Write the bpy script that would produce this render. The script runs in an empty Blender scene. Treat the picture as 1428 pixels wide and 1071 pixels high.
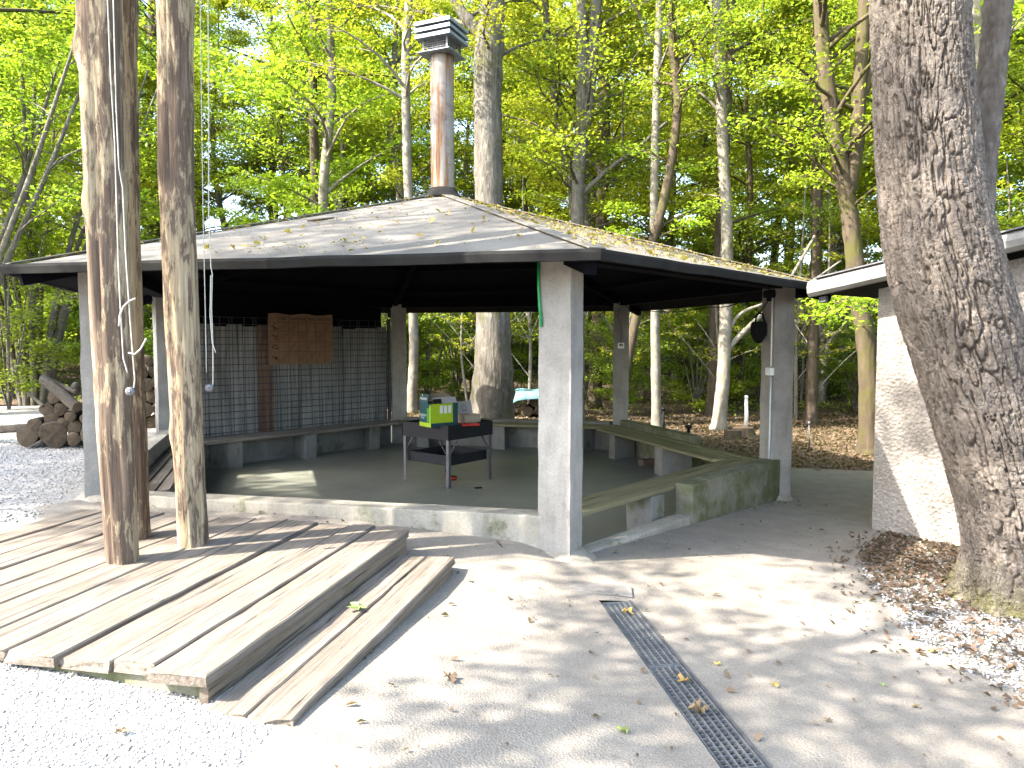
import bpy, bmesh, math, random
import numpy as np
from mathutils import Vector, Matrix
from mathutils.geometry import delaunay_2d_cdt

random.seed(11)
RNG = np.random.default_rng(11)
scene = bpy.context.scene
col = scene.collection
PI = math.pi
R = math.radians

SHADE = [(-12.5, 3.2, .95), (-12.5, -8, 1.0), (-16, 6.0, 1.05), (-15.5, 3.4, .85), (-12, 7.5, .9), (-6, -11, 1.0), (8.5, 3.0, .95), (6, -5, .9)]
SHADE_LEAN = [(-4.3, -3.2, 1.0), (-2.9, -4.2, 1.0), (-5.3, -1.5, 1.05)]
# ------------------------------------------------------------------ camera, sky, sun, exposure
CAM_H, PITCH, FPX = 1.6865, 0.0577, 1021.1
cam = bpy.data.cameras.new("camera")
cam.sensor_width = 36.0
cam.lens = 36.0 * FPX / 1428.0
cam.clip_start = 0.05
cam.clip_end = 2000.0
camo = bpy.data.objects.new("camera", cam)
camo.location = (0, 0, CAM_H)
camo.rotation_euler = (PI / 2 - PITCH, 0, 0)
col.objects.link(camo)
scene.camera = camo

SUN_EL = R(43.0)
SUN_DIR = Vector((0.93, 0.37, 0)).normalized()          # horizontal travel of the light
world = bpy.data.worlds.new("World")
scene.world = world
world.use_nodes = True
wn = world.node_tree
bg = wn.nodes["Background"]
sky = wn.nodes.new("ShaderNodeTexSky")
sky.sky_type = 'NISHITA'
sky.sun_disc = False
sky.sun_elevation = SUN_EL
sky.sun_rotation = math.atan2(-SUN_DIR.x, -SUN_DIR.y)   # azimuth of the sun, clockwise from +Y
sky.air_density = 1.0
sky.dust_density = 2.5
sky.ozone_density = 1.0
wn.links.new(sky.outputs[0], bg.inputs[0])
bg.inputs[1].default_value = 0.15
sun = bpy.data.lights.new("sun", 'SUN')
sun.energy = 3.0
sun.angle = R(0.53)
sun.color = (1.0, 0.93, 0.82)
suno = bpy.data.objects.new("sun", sun)
d = Vector((SUN_DIR.x * math.cos(SUN_EL), SUN_DIR.y * math.cos(SUN_EL), -math.sin(SUN_EL)))
suno.rotation_euler = d.to_track_quat('-Z', 'Y').to_euler()
suno.location = (-20, -8, 25)
col.objects.link(suno)
scene.view_settings.view_transform = 'Standard'
scene.view_settings.look = 'None'
scene.view_settings.exposure = 3.05
scene.view_settings.gamma = 1.0
scene.view_settings.use_curve_mapping = False
scene.render.engine = 'CYCLES'
cy = scene.cycles
cy.use_denoising = True
cy.max_bounces = 8
cy.diffuse_bounces = 5
cy.glossy_bounces = 2
cy.transmission_bounces = 4
cy.caustics_reflective = False
cy.caustics_refractive = False
cy.sample_clamp_indirect = 6.0

# ------------------------------------------------------------------ geometry helpers
_c, _s = math.cos(PITCH), math.sin(PITCH)
def at(px, py, y):
    """world point at distance y in front, read off the photograph's pixel grid"""
    X = (px - 714) / FPX; U = -(py - 535.5) / FPX
    r = Vector((X, _c + U * _s, -_s + U * _c))
    return r * (y / r.y) + Vector((0, 0, CAM_H))

def sstep(a, b, x):
    t = min(1, max(0, (x - a) / (b - a)))
    return t * t * (3 - 2 * t)

def gz(x, y):
    z = 0.05 - 0.07 * min(3.2, max(-3.8, x))
    z += 0.03 * min(7.5, max(0, 5.5 - y)) * sstep(0.9, -0.6, x)
    if -3.2 < x < .6 and 4.0 < y < 7.5:                       # apron banked up against the front wall
        dw = (6.46 - .2145 * (x + 3.64)) - y                   # distance in front of the wall line
        z += .10 * sstep(.55, .0, x) * sstep(-3.1, -1.4, x) * sstep(1.2, .2, dw)
    if y > 19: z += 0.11 * (y - 19) * sstep(19, 30, y)
    if x < -10: z += 0.05 * (-10 - x) * sstep(-10, -16, x)
    return z

def np_mesh(name, verts, faces, mats=None, smooth=False, midx=None):
    """faces: list/array of equal-length faces, or list of arrays of different lengths"""
    me = bpy.data.meshes.new(name)
    verts = np.asarray(verts, dtype=np.float32)
    if not isinstance(faces, list) or (len(faces) and not isinstance(faces[0], np.ndarray)):
        faces = [np.asarray(faces, dtype=np.int32)]
    faces = [f for f in faces if len(f)]
    me.vertices.add(len(verts))
    me.vertices.foreach_set("co", verts.ravel())
    nl = sum(f.size for f in faces); npoly = sum(len(f) for f in faces)
    me.loops.add(nl)
    me.loops.foreach_set("vertex_index", np.concatenate([f.ravel() for f in faces]).astype(np.int32))
    me.polygons.add(npoly)
    tot = np.concatenate([np.full(len(f), f.shape[1], dtype=np.int32) for f in faces])
    st = np.concatenate([[0], np.cumsum(tot)[:-1]]).astype(np.int32)
    me.polygons.foreach_set("loop_start", st)
    me.polygons.foreach_set("loop_total", tot)
    if smooth: me.polygons.foreach_set("use_smooth", np.ones(npoly, dtype=bool))
    for m in (mats or []): me.materials.append(m)
    if midx is not None: me.polygons.foreach_set("material_index", np.asarray(midx, dtype=np.int32))
    me.update(calc_edges=True)
    me.validate()
    return me

def wpos(o):
    p = Vector((0, 0, 0))
    while o is not None:
        p = p + o.location; o = o.parent
    return p

def link(name, me, parent=None, loc=None):
    o = bpy.data.objects.new(name, me)
    col.objects.link(o)
    if loc is not None: o.location = loc
    if parent is not None: o.parent = parent
    return o

def tag(o, label=None, cat=None, group=None, kind=None):
    if label: o["label"] = label
    if cat: o["category"] = cat
    if group: o["group"] = group
    if kind: o["kind"] = kind
    return o

def thing(name, loc, label, cat, group=None):
    o = bpy.data.objects.new(name, None)
    o.empty_display_size = 0.2
    o.location = loc
    col.objects.link(o)
    return tag(o, label, cat, group)

def finish(bm, name, mat, parent=None, smooth=False, origin=None):
    """bm in world coordinates -> object, origin at its parent (or at `origin`)"""
    base = wpos(parent) if parent is not None else Vector((0, 0, 0))
    if origin is not None:
        origin = Vector(origin)
    else:
        origin = base
    bmesh.ops.translate(bm, verts=bm.verts, vec=-origin)
    me = bpy.data.meshes.new(name)
    bm.to_mesh(me); bm.free()
    for m in (mat if isinstance(mat, (list, tuple)) else [mat]): me.materials.append(m)
    if smooth:
        for p in me.polygons: p.use_smooth = True
    return link(name, me, parent, origin - base)

def axes(dirv, up=(0, 0, 1)):
    x = Vector(dirv).normalized()
    y = Vector(up).cross(x).normalized()
    z = x.cross(y)
    return Matrix((x, y, z)).transposed()

def bbox_bm(bm, center, size, rot=None, bevel=0.0, jit=0.0):
    """add a bevelled box; rot: 3x3 matrix whose columns are the box axes"""
    tmp = bmesh.new()
    bmesh.ops.create_cube(tmp, size=1.0)
    for v in tmp.verts:
        v.co = Vector((v.co.x * size[0], v.co.y * size[1], v.co.z * size[2]))
        if jit: v.co += Vector((random.uniform(-jit, jit), random.uniform(-jit, jit), random.uniform(-jit, jit)))
    if bevel > 0:
        bmesh.ops.bevel(tmp, geom=list(tmp.edges), offset=bevel, segments=1, affect='EDGES', profile=0.5)
    M = Matrix.Translation(Vector(center)) @ (rot.to_4x4() if rot is not None else Matrix.Identity(4))
    bmesh.ops.transform(tmp, matrix=M, verts=tmp.verts)
    me = bpy.data.meshes.new("tmp"); tmp.to_mesh(me); tmp.free()
    bm.from_mesh(me); bpy.data.meshes.remove(me)

def box(name, center, size, mat, parent=None, rot=None, bevel=0.0, jit=0.0, origin=None):
    bm = bmesh.new(); bbox_bm(bm, center, size, rot, bevel, jit)
    return finish(bm, name, mat, parent, origin=origin)

def rotz(a): return Matrix.Rotation(a, 3, 'Z')

def tube(path, radii, sides=8, cap=True, noise=0.0, rng=None):
    """numpy tube along a path: verts, quads, caps(list of arrays)"""
    P = np.asarray([tuple(p) for p in path], dtype=float); k = len(P)
    r = np.broadcast_to(np.asarray(radii, dtype=float), (k,))
    T = np.gradient(P, axis=0); T /= np.linalg.norm(T, axis=1)[:, None] + 1e-12
    ref = np.array([1., 0, 0]) if abs(T[0][0]) < .8 else np.array([0, 1., 0])
    n = np.cross(T[0], ref); n /= np.linalg.norm(n)
    N = np.zeros_like(P); N[0] = n
    for i in range(1, k):
        n = N[i - 1] - T[i] * np.dot(N[i - 1], T[i]); N[i] = n / (np.linalg.norm(n) + 1e-12)
    B = np.cross(T, N)
    a = np.arange(sides) / sides * 2 * PI
    rr = r[:, None] * np.ones((k, sides))
    if noise and rng is not None:
        rr = rr * (1 + noise * rng.standard_normal((k, sides)))
    V = P[:, None, :] + rr[..., None] * (np.cos(a)[None, :, None] * N[:, None, :] + np.sin(a)[None, :, None] * B[:, None, :])
    V = V.reshape(-1, 3)
    i, j = np.meshgrid(np.arange(k - 1), np.arange(sides), indexing='ij')
    j2 = (j + 1) % sides
    Q = np.stack([i * sides + j, i * sides + j2, (i + 1) * sides + j2, (i + 1) * sides + j], -1).reshape(-1, 4)
    return V, Q

def tubes_mesh(name, tubes, mat, smooth=True, caps=False):
    Vs, Qs, off, caplist = [], [], 0, []
    for V, Q in tubes:
        Vs.append(V); Qs.append(Q + off); off += len(V)
    return np_mesh(name, np.concatenate(Vs), [np.concatenate(Qs)], [mat], smooth)

def tube_obj(name, path, radii, mat, parent=None, sides=8, origin=None):
    V, Q = tube(path, radii, sides)
    n = len(V)
    c0 = np.arange(sides)[None, ::-1]; c1 = (n - sides + np.arange(sides))[None, :]
    base = wpos(parent) if parent is not None else Vector((0, 0, 0))
    og = Vector(origin) if origin is not None else base
    V = V - np.array(og)
    me = np_mesh(name, V, [Q, c0, c1], [mat], True)
    return link(name, me, parent, og - base)

# numpy noise -------------------------------------------------------
def _hash(ix, iy, s=0):
    h = (ix.astype(np.int64) * 374761393 + iy.astype(np.int64) * 668265263 + s * 974711) & 0x7fffffff
    h = ((h ^ (h >> 13)) * 1274126177) & 0x7fffffff
    h = (h ^ (h >> 16)) & 0x7fffffff
    return (h % 100003) / 100003.0

def vnoise(x, y, s=0, px=0):
    ix, iy = np.floor(x), np.floor(y); fx, fy = x - ix, y - iy
    fx = fx * fx * (3 - 2 * fx); fy = fy * fy * (3 - 2 * fy)
    w = (lambda i: np.mod(i, px)) if px else (lambda i: i)
    a = _hash(w(ix), iy, s); b = _hash(w(ix + 1), iy, s); c = _hash(w(ix), iy + 1, s); dd = _hash(w(ix + 1), iy + 1, s)
    return (a * (1 - fx) + b * fx) * (1 - fy) + (c * (1 - fx) + dd * fx) * fy

def fbm(x, y, s=0, px=0, oct=4):
    t, a, n = 0, 1, 0
    for o in range(oct):
        t = t + a * vnoise(x * 2 ** o, y * 2 ** o, s + o, px * 2 ** o); n += a; a *= .5
    return t / n

def worley(x, y, s=0, px=0):
    ix, iy = np.floor(x), np.floor(y)
    f1 = np.full(x.shape, 9.); f2 = np.full(x.shape, 9.)
    for dx in (-1, 0, 1):
        for dy in (-1, 0, 1):
            cx, cyy = ix + dx, iy + dy
            hx = np.mod(cx, px) if px else cx
            jx = cx + .12 + .76 * _hash(hx, cyy, s); jy = cyy + .05 + .9 * _hash(hx, cyy, s + 7)
            dd = np.hypot(x - jx, y - jy)
            f2 = np.where(dd < f1, f1, np.minimum(f2, dd)); f1 = np.minimum(f1, dd)
    return f1, f2

def pip(x, y, poly):
    inside = False; n = len(poly); j = n - 1
    for i in range(n):
        xi, yi = poly[i]; xj, yj = poly[j]
        if (yi > y) != (yj > y) and x < (xj - xi) * (y - yi) / (yj - yi) + xi: inside = not inside
        j = i
    return inside

# ------------------------------------------------------------------ materials
class G:
    def __init__(self, name):
        self.m = bpy.data.materials.new(name); self.m.use_nodes = True
        self.t = self.m.node_tree; self.t.nodes.clear()
        self.out = self.t.nodes.new("ShaderNodeOutputMaterial")
    def n(self, typ, _o=0, **kw):
        nd = self.t.nodes.new("ShaderNode" + typ)
        for k, v in kw.items():
            if k.startswith("p_"): setattr(nd, k[2:], v); continue
            key = int(k[1:]) if (k[0] == 'i' and k[1:].isdigit()) else k.replace("_", " ")
            self.set(nd.inputs[key], v)
        return nd.outputs[_o]
    def set(self, inp, v):
        if isinstance(v, bpy.types.NodeSocket): self.t.links.new(v, inp)
        elif hasattr(inp.default_value, "__len__") and not hasattr(v, "__len__"):
            inp.default_value = [v] * len(inp.default_value)
        elif hasattr(v, "__len__") and len(inp.default_value) == 4 and len(v) == 3: inp.default_value = (*v, 1)
        else: inp.default_value = v
    def obj(self, scale=(1, 1, 1)):
        tc = self.t.nodes.new("ShaderNodeTexCoord").outputs["Object"]
        return self.n("Mapping", Vector=tc, Scale=scale)
    def geo(self, scale=(1, 1, 1)):
        tc = self.t.nodes.new("ShaderNodeNewGeometry").outputs["Position"]
        return self.n("Mapping", Vector=tc, Scale=scale)
    def noise(self, vec, scale, detail=5, rough=.6, o=0, dist=0.0):
        return self.n("TexNoise", o, Vector=vec, Scale=scale, Detail=detail, Roughness=rough, Distortion=dist)
    def ramp(self, fac, stops, interp='LINEAR'):
        nd = self.t.nodes.new("ShaderNodeValToRGB"); cr = nd.color_ramp; cr.interpolation = interp
        while len(cr.elements) < len(stops): cr.elements.new(0.5)
        for e, (p, c) in zip(cr.elements, stops):
            e.position = p; e.color = (*c, 1) if hasattr(c, "__len__") else (c, c, c, 1)
        self.set(nd.inputs[0], fac); return nd.outputs[0]
    def mix(self, f, a, b, typ='MIX'):
        nd = self.t.nodes.new("ShaderNodeMix"); nd.data_type = 'RGBA'; nd.blend_type = typ
        self.set(nd.inputs[0], f); self.set(nd.inputs[6], a); self.set(nd.inputs[7], b); return nd.outputs[2]
    def math(self, op, a, b=0.0):
        nd = self.t.nodes.new("ShaderNodeMath"); nd.operation = op
        self.set(nd.inputs[0], a); self.set(nd.inputs[1], b); return nd.outputs[0]
    def bump(self, h, strength=.5, dist=.01, normal=None):
        kw = dict(Height=h, Strength=strength, Distance=dist)
        if normal is not None: kw['Normal'] = normal
        return self.n("Bump", **kw)
    def bsdf(self, color, rough=.8, metal=0.0, spec=.3, normal=None):
        kw = dict(Base_Color=color, Roughness=rough, Metallic=metal, Specular_IOR_Level=spec)
        if normal is not None: kw['Normal'] = normal
        s = self.n("BsdfPrincipled", **kw)
        self.t.links.new(s, self.out.inputs[0]); return self.m
    def rnd(self):
        return self.t.nodes.new("ShaderNodeObjectInfo").outputs["Random"]

def m_plain(name, c, rough=.6, metal=0.0, spec=.4, var=.25, sc=14, bump=.15):
    g = G(name); v = g.obj(); n = g.noise(v, sc)
    cc = g.mix(g.ramp(n, [(.3, 0), (.7, 1)]), tuple(x * (1 - var) for x in c), tuple(min(1, x * (1 + var)) for x in c))
    return g.bsdf(cc, rough, metal, spec, g.bump(g.noise(v, sc * 6), bump, .004))

def m_concrete(name, c, moss=0.0, stain=.5, rough=.85):
    g = G(name); v = g.geo()
    n1 = g.noise(v, 2.3, 6, .65); n2 = g.noise(g.geo((7, 7, .9)), 2.0, 5, .6); n3 = g.noise(v, 60, 3)
    cc = g.mix(g.ramp(n1, [(.35, 0), (.68, 1)]), tuple(x * .72 for x in c), tuple(x * 1.12 for x in c))
    cc = g.mix(g.math('MULTIPLY', g.ramp(n2, [(.5, 0), (.72, 1)]), stain), cc, tuple(x * .5 for x in c))
    if moss:
        mm = g.ramp(g.noise(v, 3.2, 7, .7), [(.62 - .3 * moss, 0), (.72 - .2 * moss, 1)])
        cc = g.mix(g.math('MULTIPLY', mm, .85), cc, (.075, .085, .03))
    cc = g.mix(.22, cc, g.ramp(n3, [(.3, .25), (.7, .75)]), 'OVERLAY')
    b = g.bump(n3, .35, .006, g.bump(n1, .4, .03))
    return g.bsdf(cc, rough, 0, .25, b)

def m_asphalt():
    g = G("worn_asphalt"); v = g.geo()
    big = g.noise(v, .55, 4, .6); mid = g.noise(v, 5, 5, .65); f = g.noise(v, 130, 3, .7)
    vo = g.n("TexVoronoi", 0, Vector=v, Scale=95.0)
    cc = g.mix(g.ramp(big, [(.3, 0), (.7, 1)]), (.178, .158, .133), (.24, .217, .185))
    cc = g.mix(.45, cc, g.ramp(mid, [(.25, .32), (.75, .68)]), 'OVERLAY')
    cc = g.mix(.55, cc, g.ramp(f, [(.3, .2), (.7, .8)]), 'OVERLAY')
    dirt = g.ramp(g.noise(v, 1.3, 8, .75), [(.56, 0), (.75, 1)])
    cc = g.mix(g.math('MULTIPLY', dirt, .4), cc, (.15, .12, .09))
    return g.bsdf(cc, .9, 0, .2, g.bump(vo, .5, .006, g.bump(mid, .25, .03)))

def m_gravel(name, c1, c2, sc=55):
    g = G(name); v = g.geo()
    vo = g.t.nodes.new("ShaderNodeTexVoronoi"); g.set(vo.inputs["Vector"], v); g.set(vo.inputs["Scale"], float(sc))
    cc = g.mix(g.ramp(vo.outputs["Color"], [(.2, 0), (.8, 1)]), c1, c2)
    big = g.noise(v, .9, 6, .7)
    cc = g.mix(.5, cc, g.ramp(big, [(.3, .3), (.7, .65)]), 'OVERLAY')
    return g.bsdf(cc, .9, 0, .2, g.bump(vo.outputs["Distance"], -1.0, .018))

def m_pebble(name, c1, c2, c3):
    g = G(name); r = g.t.nodes.new("ShaderNodeNewGeometry").outputs["Random Per Island"]
    cc = g.ramp(r, [(0, c1), (.5, c2), (.85, c2), (1, c3)])
    return g.bsdf(cc, .8, 0, .25)

def m_wood(name, dark, mid, light, ax=1, grain=38, moss=0.0, patch=.5, rough=.85, bump=.6):
    """grain runs along local axis ax"""
    g = G(name); sc = [grain] * 3; sc[ax] = grain * .035
    sc2 = [grain * .22] * 3; sc2[ax] = grain * .018
    r = g.rnd(); off = g.n("CombineXYZ", X=g.math('MULTIPLY', r, 37.0), Y=g.math('MULTIPLY', r, 91.0), Z=g.math('MULTIPLY', r, 53.0))
    tc = g.t.nodes.new("ShaderNodeTexCoord").outputs["Object"]
    v0 = g.n("VectorMath", Vector=tc, i1=off)
    v = g.n("Mapping", Vector=v0, Scale=sc); v2 = g.n("Mapping", Vector=v0, Scale=sc2)
    n = g.noise(v, 1.0, 6, .7, dist=.3); n2 = g.noise(v2, 1.0, 5, .65, dist=.4); n3 = g.noise(v0, 1.7, 5, .65)
    cc = g.ramp(n, [(.34, dark), (.5, mid), (.66, light)])
    cc = g.mix(g.math('MULTIPLY', g.ramp(n2, [(.42, 0), (.62, 1)]), patch), cc, light)
    cc = g.mix(g.math('MULTIPLY', g.ramp(n3, [(.45, 0), (.75, 1)]), .55), cc, dark)
    cc = g.mix(g.math('MULTIPLY', r, .35), cc, mid)
    crack = g.ramp(n, [(.31, 0), (.39, 1)])
    cc = g.mix(crack, tuple(x * .3 for x in dark), cc)
    if moss:
        mm = g.ramp(g.noise(v0, 2.6, 6, .7), [(.62, 0), (.74, 1)])
        cc = g.mix(g.math('MULTIPLY', mm, moss), cc, (.10, .11, .03))
    return g.bsdf(cc, rough, 0, .2, g.bump(n, bump, .008, g.bump(n2, .4, .01)))

def m_bark(name, dark, light, sc=9.0, moss=0.0, mosscol=(.07, .075, .018), bump=.8, stretch=.25, lich=.0):
    g = G(name); v = g.obj((1, 1, stretch)); v1 = g.obj()
    n = g.noise(v, sc, 7, .7, dist=.35); n2 = g.noise(v1, 1.6, 5, .65); vo = g.n("TexVoronoi", 0, Vector=v, Scale=sc * 2.2)
    cc = g.ramp(n, [(.3, dark), (.68, light)])
    cc = g.mix(g.math('MULTIPLY', g.ramp(n2, [(.4, 0), (.7, 1)]), .5), cc, tuple(x * .6 for x in light))
    if lich: cc = g.mix(g.math('MULTIPLY', g.ramp(g.noise(v1, 7, 6, .7), [(.55, 0), (.66, 1)]), lich), cc, (.36, .36, .31))
    if moss: cc = g.mix(g.math('MULTIPLY', g.ramp(g.noise(v1, 2.2, 6, .7), [(.60 - .25 * moss, 0), (.75 - .2 * moss, 1)]), .9), cc, mosscol)
    h = g.math('ADD', n, g.math('MULTIPLY', vo, .4))
    return g.bsdf(cc, .92, 0, .15, g.bump(h, bump, .03))

def m_leaf(name, cols, trans=.45, sat=1.0):
    g = G(name); geo = g.t.nodes.new("ShaderNodeNewGeometry"); r = geo.outputs["Random Per Island"]
    oi = g.rnd()
    k = len(cols); cc = g.ramp(r, [(i / max(1, k - 1), c) for i, c in enumerate(cols)])
    low = g.noise(g.geo(), .35, 3, .5)
    cc = g.mix(g.math('MULTIPLY', g.ramp(low, [(.35, 0), (.7, 1)]), .5), cc, cols[-1])
    hs = g.n("HueSaturation", Color=cc, Hue=g.math('ADD', .485, g.math('MULTIPLY', oi, .03)), Value=g.math('ADD', .8, g.math('MULTIPLY', oi, .4)), Saturation=sat)
    p = g.n("BsdfPrincipled", Base_Color=hs, Roughness=.55, Specular_IOR_Level=.3)
    tcol = g.mix(.5, hs, (.30, .36, .02))
    t = g.n("BsdfTranslucent", Color=tcol)
    s = g.n("MixShader", i0=trans, i1=p, i2=t)
    g.t.links.new(s, g.out.inputs[0]); return g.m

def m_pole():
    g = G("peeled_pole"); r = g.rnd(); off = g.n("CombineXYZ", X=g.math('MULTIPLY', r, 17.0), Z=g.math('MULTIPLY', r, 31.0))
    tc = g.t.nodes.new("ShaderNodeTexCoord").outputs["Object"]; v0 = g.n("VectorMath", Vector=tc, i1=off)
    fib = g.noise(g.n("Mapping", Vector=v0, Scale=(70, 70, 3.0)), 1.0, 6, .7)
    flake = g.noise(g.n("Mapping", Vector=v0, Scale=(22, 22, 4.5)), 1.0, 7, .75, dist=.4)
    zone = g.noise(g.n("Mapping", Vector=v0, Scale=(5, 5, 1.1)), 1.0, 4, .6)
    under = g.ramp(fib, [(.3, (.055, .040, .030)), (.55, (.13, .093, .068)), (.75, (.20, .15, .115))])
    pale = g.ramp(fib, [(.3, (.15, .108, .066)), (.5, (.30, .236, .152)), (.75, (.42, .35, .245))])
    f = g.math('ADD', flake, g.math('MULTIPLY', g.math('SUBTRACT', zone, .5), .9))
    cc = g.mix(g.ramp(f, [(.46, 0), (.53, 1)]), under, pale)
    cc = g.mix(g.ramp(fib, [(.27, 1), (.34, 0)]), cc, (.02, .014, .01))
    return g.bsdf(cc, .88, 0, .18, g.bump(fib, .7, .008, g.bump(flake, .6, .012)))

M = {}
M['post'] = m_concrete("post_render", (.29, .275, .25), 0, .4)
M['kerb'] = m_concrete("kerb_concrete", (.31, .285, .235), .18, .6)
M['mosswall'] = m_concrete("mossy_concrete", (.20, .192, .145), .75, .4)
M['wallc'] = m_concrete("dark_concrete", (.20, .19, .17), .25, .4)
M['asphalt'] = m_asphalt()
M['gravel'] = m_gravel("gravel_ground", (.20, .188, .175), (.37, .355, .332), 60)
M['bed'] = m_gravel("gravel_bed_ground", (.10, .085, .065), (.28, .26, .23), 40)
M['deck'] = m_wood("weathered_deck", (.062, .048, .037), (.162, .137, .112), (.24, .208, .175), 0, 46, .2, .3, bump=1.0)
M['decks'] = m_wood("weathered_riser", (.08, .06, .042), (.18, .143, .105), (.25, .205, .16), 0, 30, .5, .4)
M['pole'] = m_pole()
M['board'] = m_wood("grey_board", (.115, .113, .11), (.24, .237, .23), (.37, .365, .355), 2, 24, 0, .35)
M['rustboard'] = m_wood("rust_brown_board", (.07, .04, .03), (.15, .085, .062), (.28, .23, .20), 2, 20, 0, .4)
M['slat'] = m_wood("green_lit_slat_wood", (.09, .08, .045), (.17, .155, .088), (.235, .215, .13), 0, 30, .2, .3, rough=.6)  # yellow-green light falling on the slats is put into this colour
M['slatdark'] = m_wood("dark_bench_wood", (.10, .085, .07), (.19, .165, .14), (.27, .24, .2), 0, 30, 0, .3)
M['black'] = m_plain("black_steel", (.008, .008, .011), .6, .2)
M['dsteel'] = m_plain("dull_steel", (.13, .13, .14), .5, .6)
M['galv'] = m_plain("galvanised", (.45, .48, .50), .5, .35, .5, .2)
M['wire'] = m_plain("wire_steel", (.05, .055, .07), .55, .5)
M['white'] = m_plain("white_plastic", (.72, .72, .70), .5, 0, .4, .08)
M['rope'] = m_plain("cord", (.42, .405, .36), .9, 0, .1, .2, 80)
M['greenp'] = m_plain("green_plastic", (.01, .22, .06), .45, 0, .4)
M['redp'] = m_plain("red_plastic", (.45, .03, .02), .45, 0, .4)
M['blackc'] = m_plain("black_cloth", (.012, .012, .014), .9, 0, .1)
M['card'] = m_plain("cardboard", (.23, .145, .095), .9, 0, .1, .12, 6, .1)
M['cardpale'] = m_plain("pale_cardboard", (.42, .33, .25), .9, 0, .1, .12, 6)
M['ink'] = m_plain("dark_ink", (.05, .03, .03), .8, 0, .1)
M['inkline'] = m_plain("brown_ink", (.14, .075, .04), .8, 0, .1)
M['teal'] = m_plain("dark_teal_print", (.008, .055, .065), .5, 0, .4, .1)
M['lime'] = m_plain("lime_print", (.36, .50, .01), .5, 0, .4, .08)
M['midgreen'] = m_plain("green_print", (.06, .28, .02), .5, 0, .4, .08)
M['yellow'] = m_plain("yellow_print", (.7, .5, .02), .5, 0, .4, .08)
M['greyp'] = m_plain("grey_board_print", (.42, .41, .41), .7, 0, .3, .08)
M['tarp'] = m_plain("teal_tarp", (.12, .25, .27), .5, 0, .4, .3, 5)
M['tarpblue'] = m_plain("blue_tarp", (.10, .20, .34), .45, 0, .4, .3, 5)
M['brick'] = m_plain("old_brick", (.15, .10, .075), .9, 0, .1)
M['redpaint'] = m_plain("red_paint", (.40, .03, .04), .45, 0, .4, .1)
M['glass'] = m_plain("dark_glass", (.02, .03, .06), .08, 0, .6, .1)
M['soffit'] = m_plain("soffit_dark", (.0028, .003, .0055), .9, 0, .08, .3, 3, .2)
M['fascia'] = m_plain("fascia_dark", (.017, .0165, .0155), .85, 0, .1, .3, 5)
M['trim'] = m_plain("pale_verge_trim", (.21, .205, .19), .5, .1, .4, .3, 3)
M['leafdry'] = m_leaf("dry_leaf", [(.12, .083, .052), (.19, .14, .098), (.085, .058, .038), (.15, .105, .065)], .15)
M['leafyellow'] = m_leaf("yellow_leaf", [(.34, .23, .07), (.26, .19, .07), (.30, .16, .05), (.38, .30, .09)], .2)
M['leafgreen'] = m_leaf("green_leaf", [(.16, .24, .05), (.25, .32, .10)], .25)
M['cut'] = None

def m_floor():
    g = G("polished_concrete_floor"); v = g.geo()
    n1 = g.noise(v, 1.1, 5, .6); n2 = g.noise(v, 6, 5, .6)
    cc = g.mix(g.ramp(n1, [(.3, 0), (.7, 1)]), (.15, .158, .135), (.23, .236, .19))
    cc = g.mix(.35, cc, g.ramp(n2, [(.3, .35), (.7, .65)]), 'OVERLAY')
    ro = g.ramp(n2, [(.3, .34), (.7, .46)])
    return g.bsdf(cc, ro, 0, .5)
M['floor'] = m_floor()

def m_roof():
    g = G("roofing_felt"); v = g.geo()
    n1 = g.noise(v, 1.2, 6, .65); n2 = g.noise(v, 70, 3)
    cc = g.mix(g.ramp(n1, [(.3, 0), (.7, 1)]), (.098, .088, .076), (.16, .146, .126))
    cc = g.mix(.4, cc, g.ramp(n2, [(.3, .3), (.7, .7)]), 'OVERLAY')
    return g.bsdf(cc, .85, 0, .3, g.bump(n2, .3, .004, g.bump(n1, .4, .03)))
M['roof'] = m_roof()

def m_rust():
    g = G("rust_streaked_pipe"); v = g.obj((9, 9, .7)); v1 = g.obj()
    n = g.noise(v, 1.3, 6, .65); n2 = g.noise(v1, 5, 6, .7)
    cc = g.ramp(n, [(.34, (.075, .036, .02)), (.45, (.20, .105, .05)), (.55, (.23, .22, .21)), (.7, (.27, .21, .145))])
    cc = g.mix(g.ramp(n2, [(.5, 0), (.75, 1)]), cc, (.10, .05, .03))
    return g.bsdf(cc, .6, .15, .3, g.bump(n2, .25, .006))
M['rust'] = m_rust()

def m_plaster():
    g = G("roughcast_plaster"); v = g.geo()
    n = g.noise(v, 38, 5, .7); vo = g.n("TexVoronoi", 0, Vector=v, Scale=30.0); big = g.noise(v, 1.4, 6, .65)
    cc = g.mix(g.ramp(big, [(.35, 0), (.7, 1)]), (.23, .205, .18), (.32, .295, .265))
    cc = g.mix(.4, cc, g.ramp(n, [(.3, .3), (.65, .7)]), 'OVERLAY')
    return g.bsdf(cc, .9, 0, .2, g.bump(g.math('ADD', n, vo), .9, .02))
M['plaster'] = m_plaster()

def m_litter():
    g = G("forest_floor_litter"); v = g.geo()
    vo = g.t.nodes.new("ShaderNodeTexVoronoi"); g.set(vo.inputs["Vector"], v); g.set(vo.inputs["Scale"], 22.0)
    big = g.noise(v, .3, 6, .7)
    cc = g.ramp(vo.outputs["Color"], [(.15, (.05, .035, .024)), (.5, (.11, .078, .055)), (.85, (.18, .135, .097))])
    cc = g.mix(g.math('MULTIPLY', g.ramp(big, [(.55, 0), (.66, 1)]), .6), cc, (.06, .085, .025))
    return g.bsdf(cc, .95, 0, .1, g.bump(vo.outputs["Distance"], .8, .03))
M['litter'] = m_litter()

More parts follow.
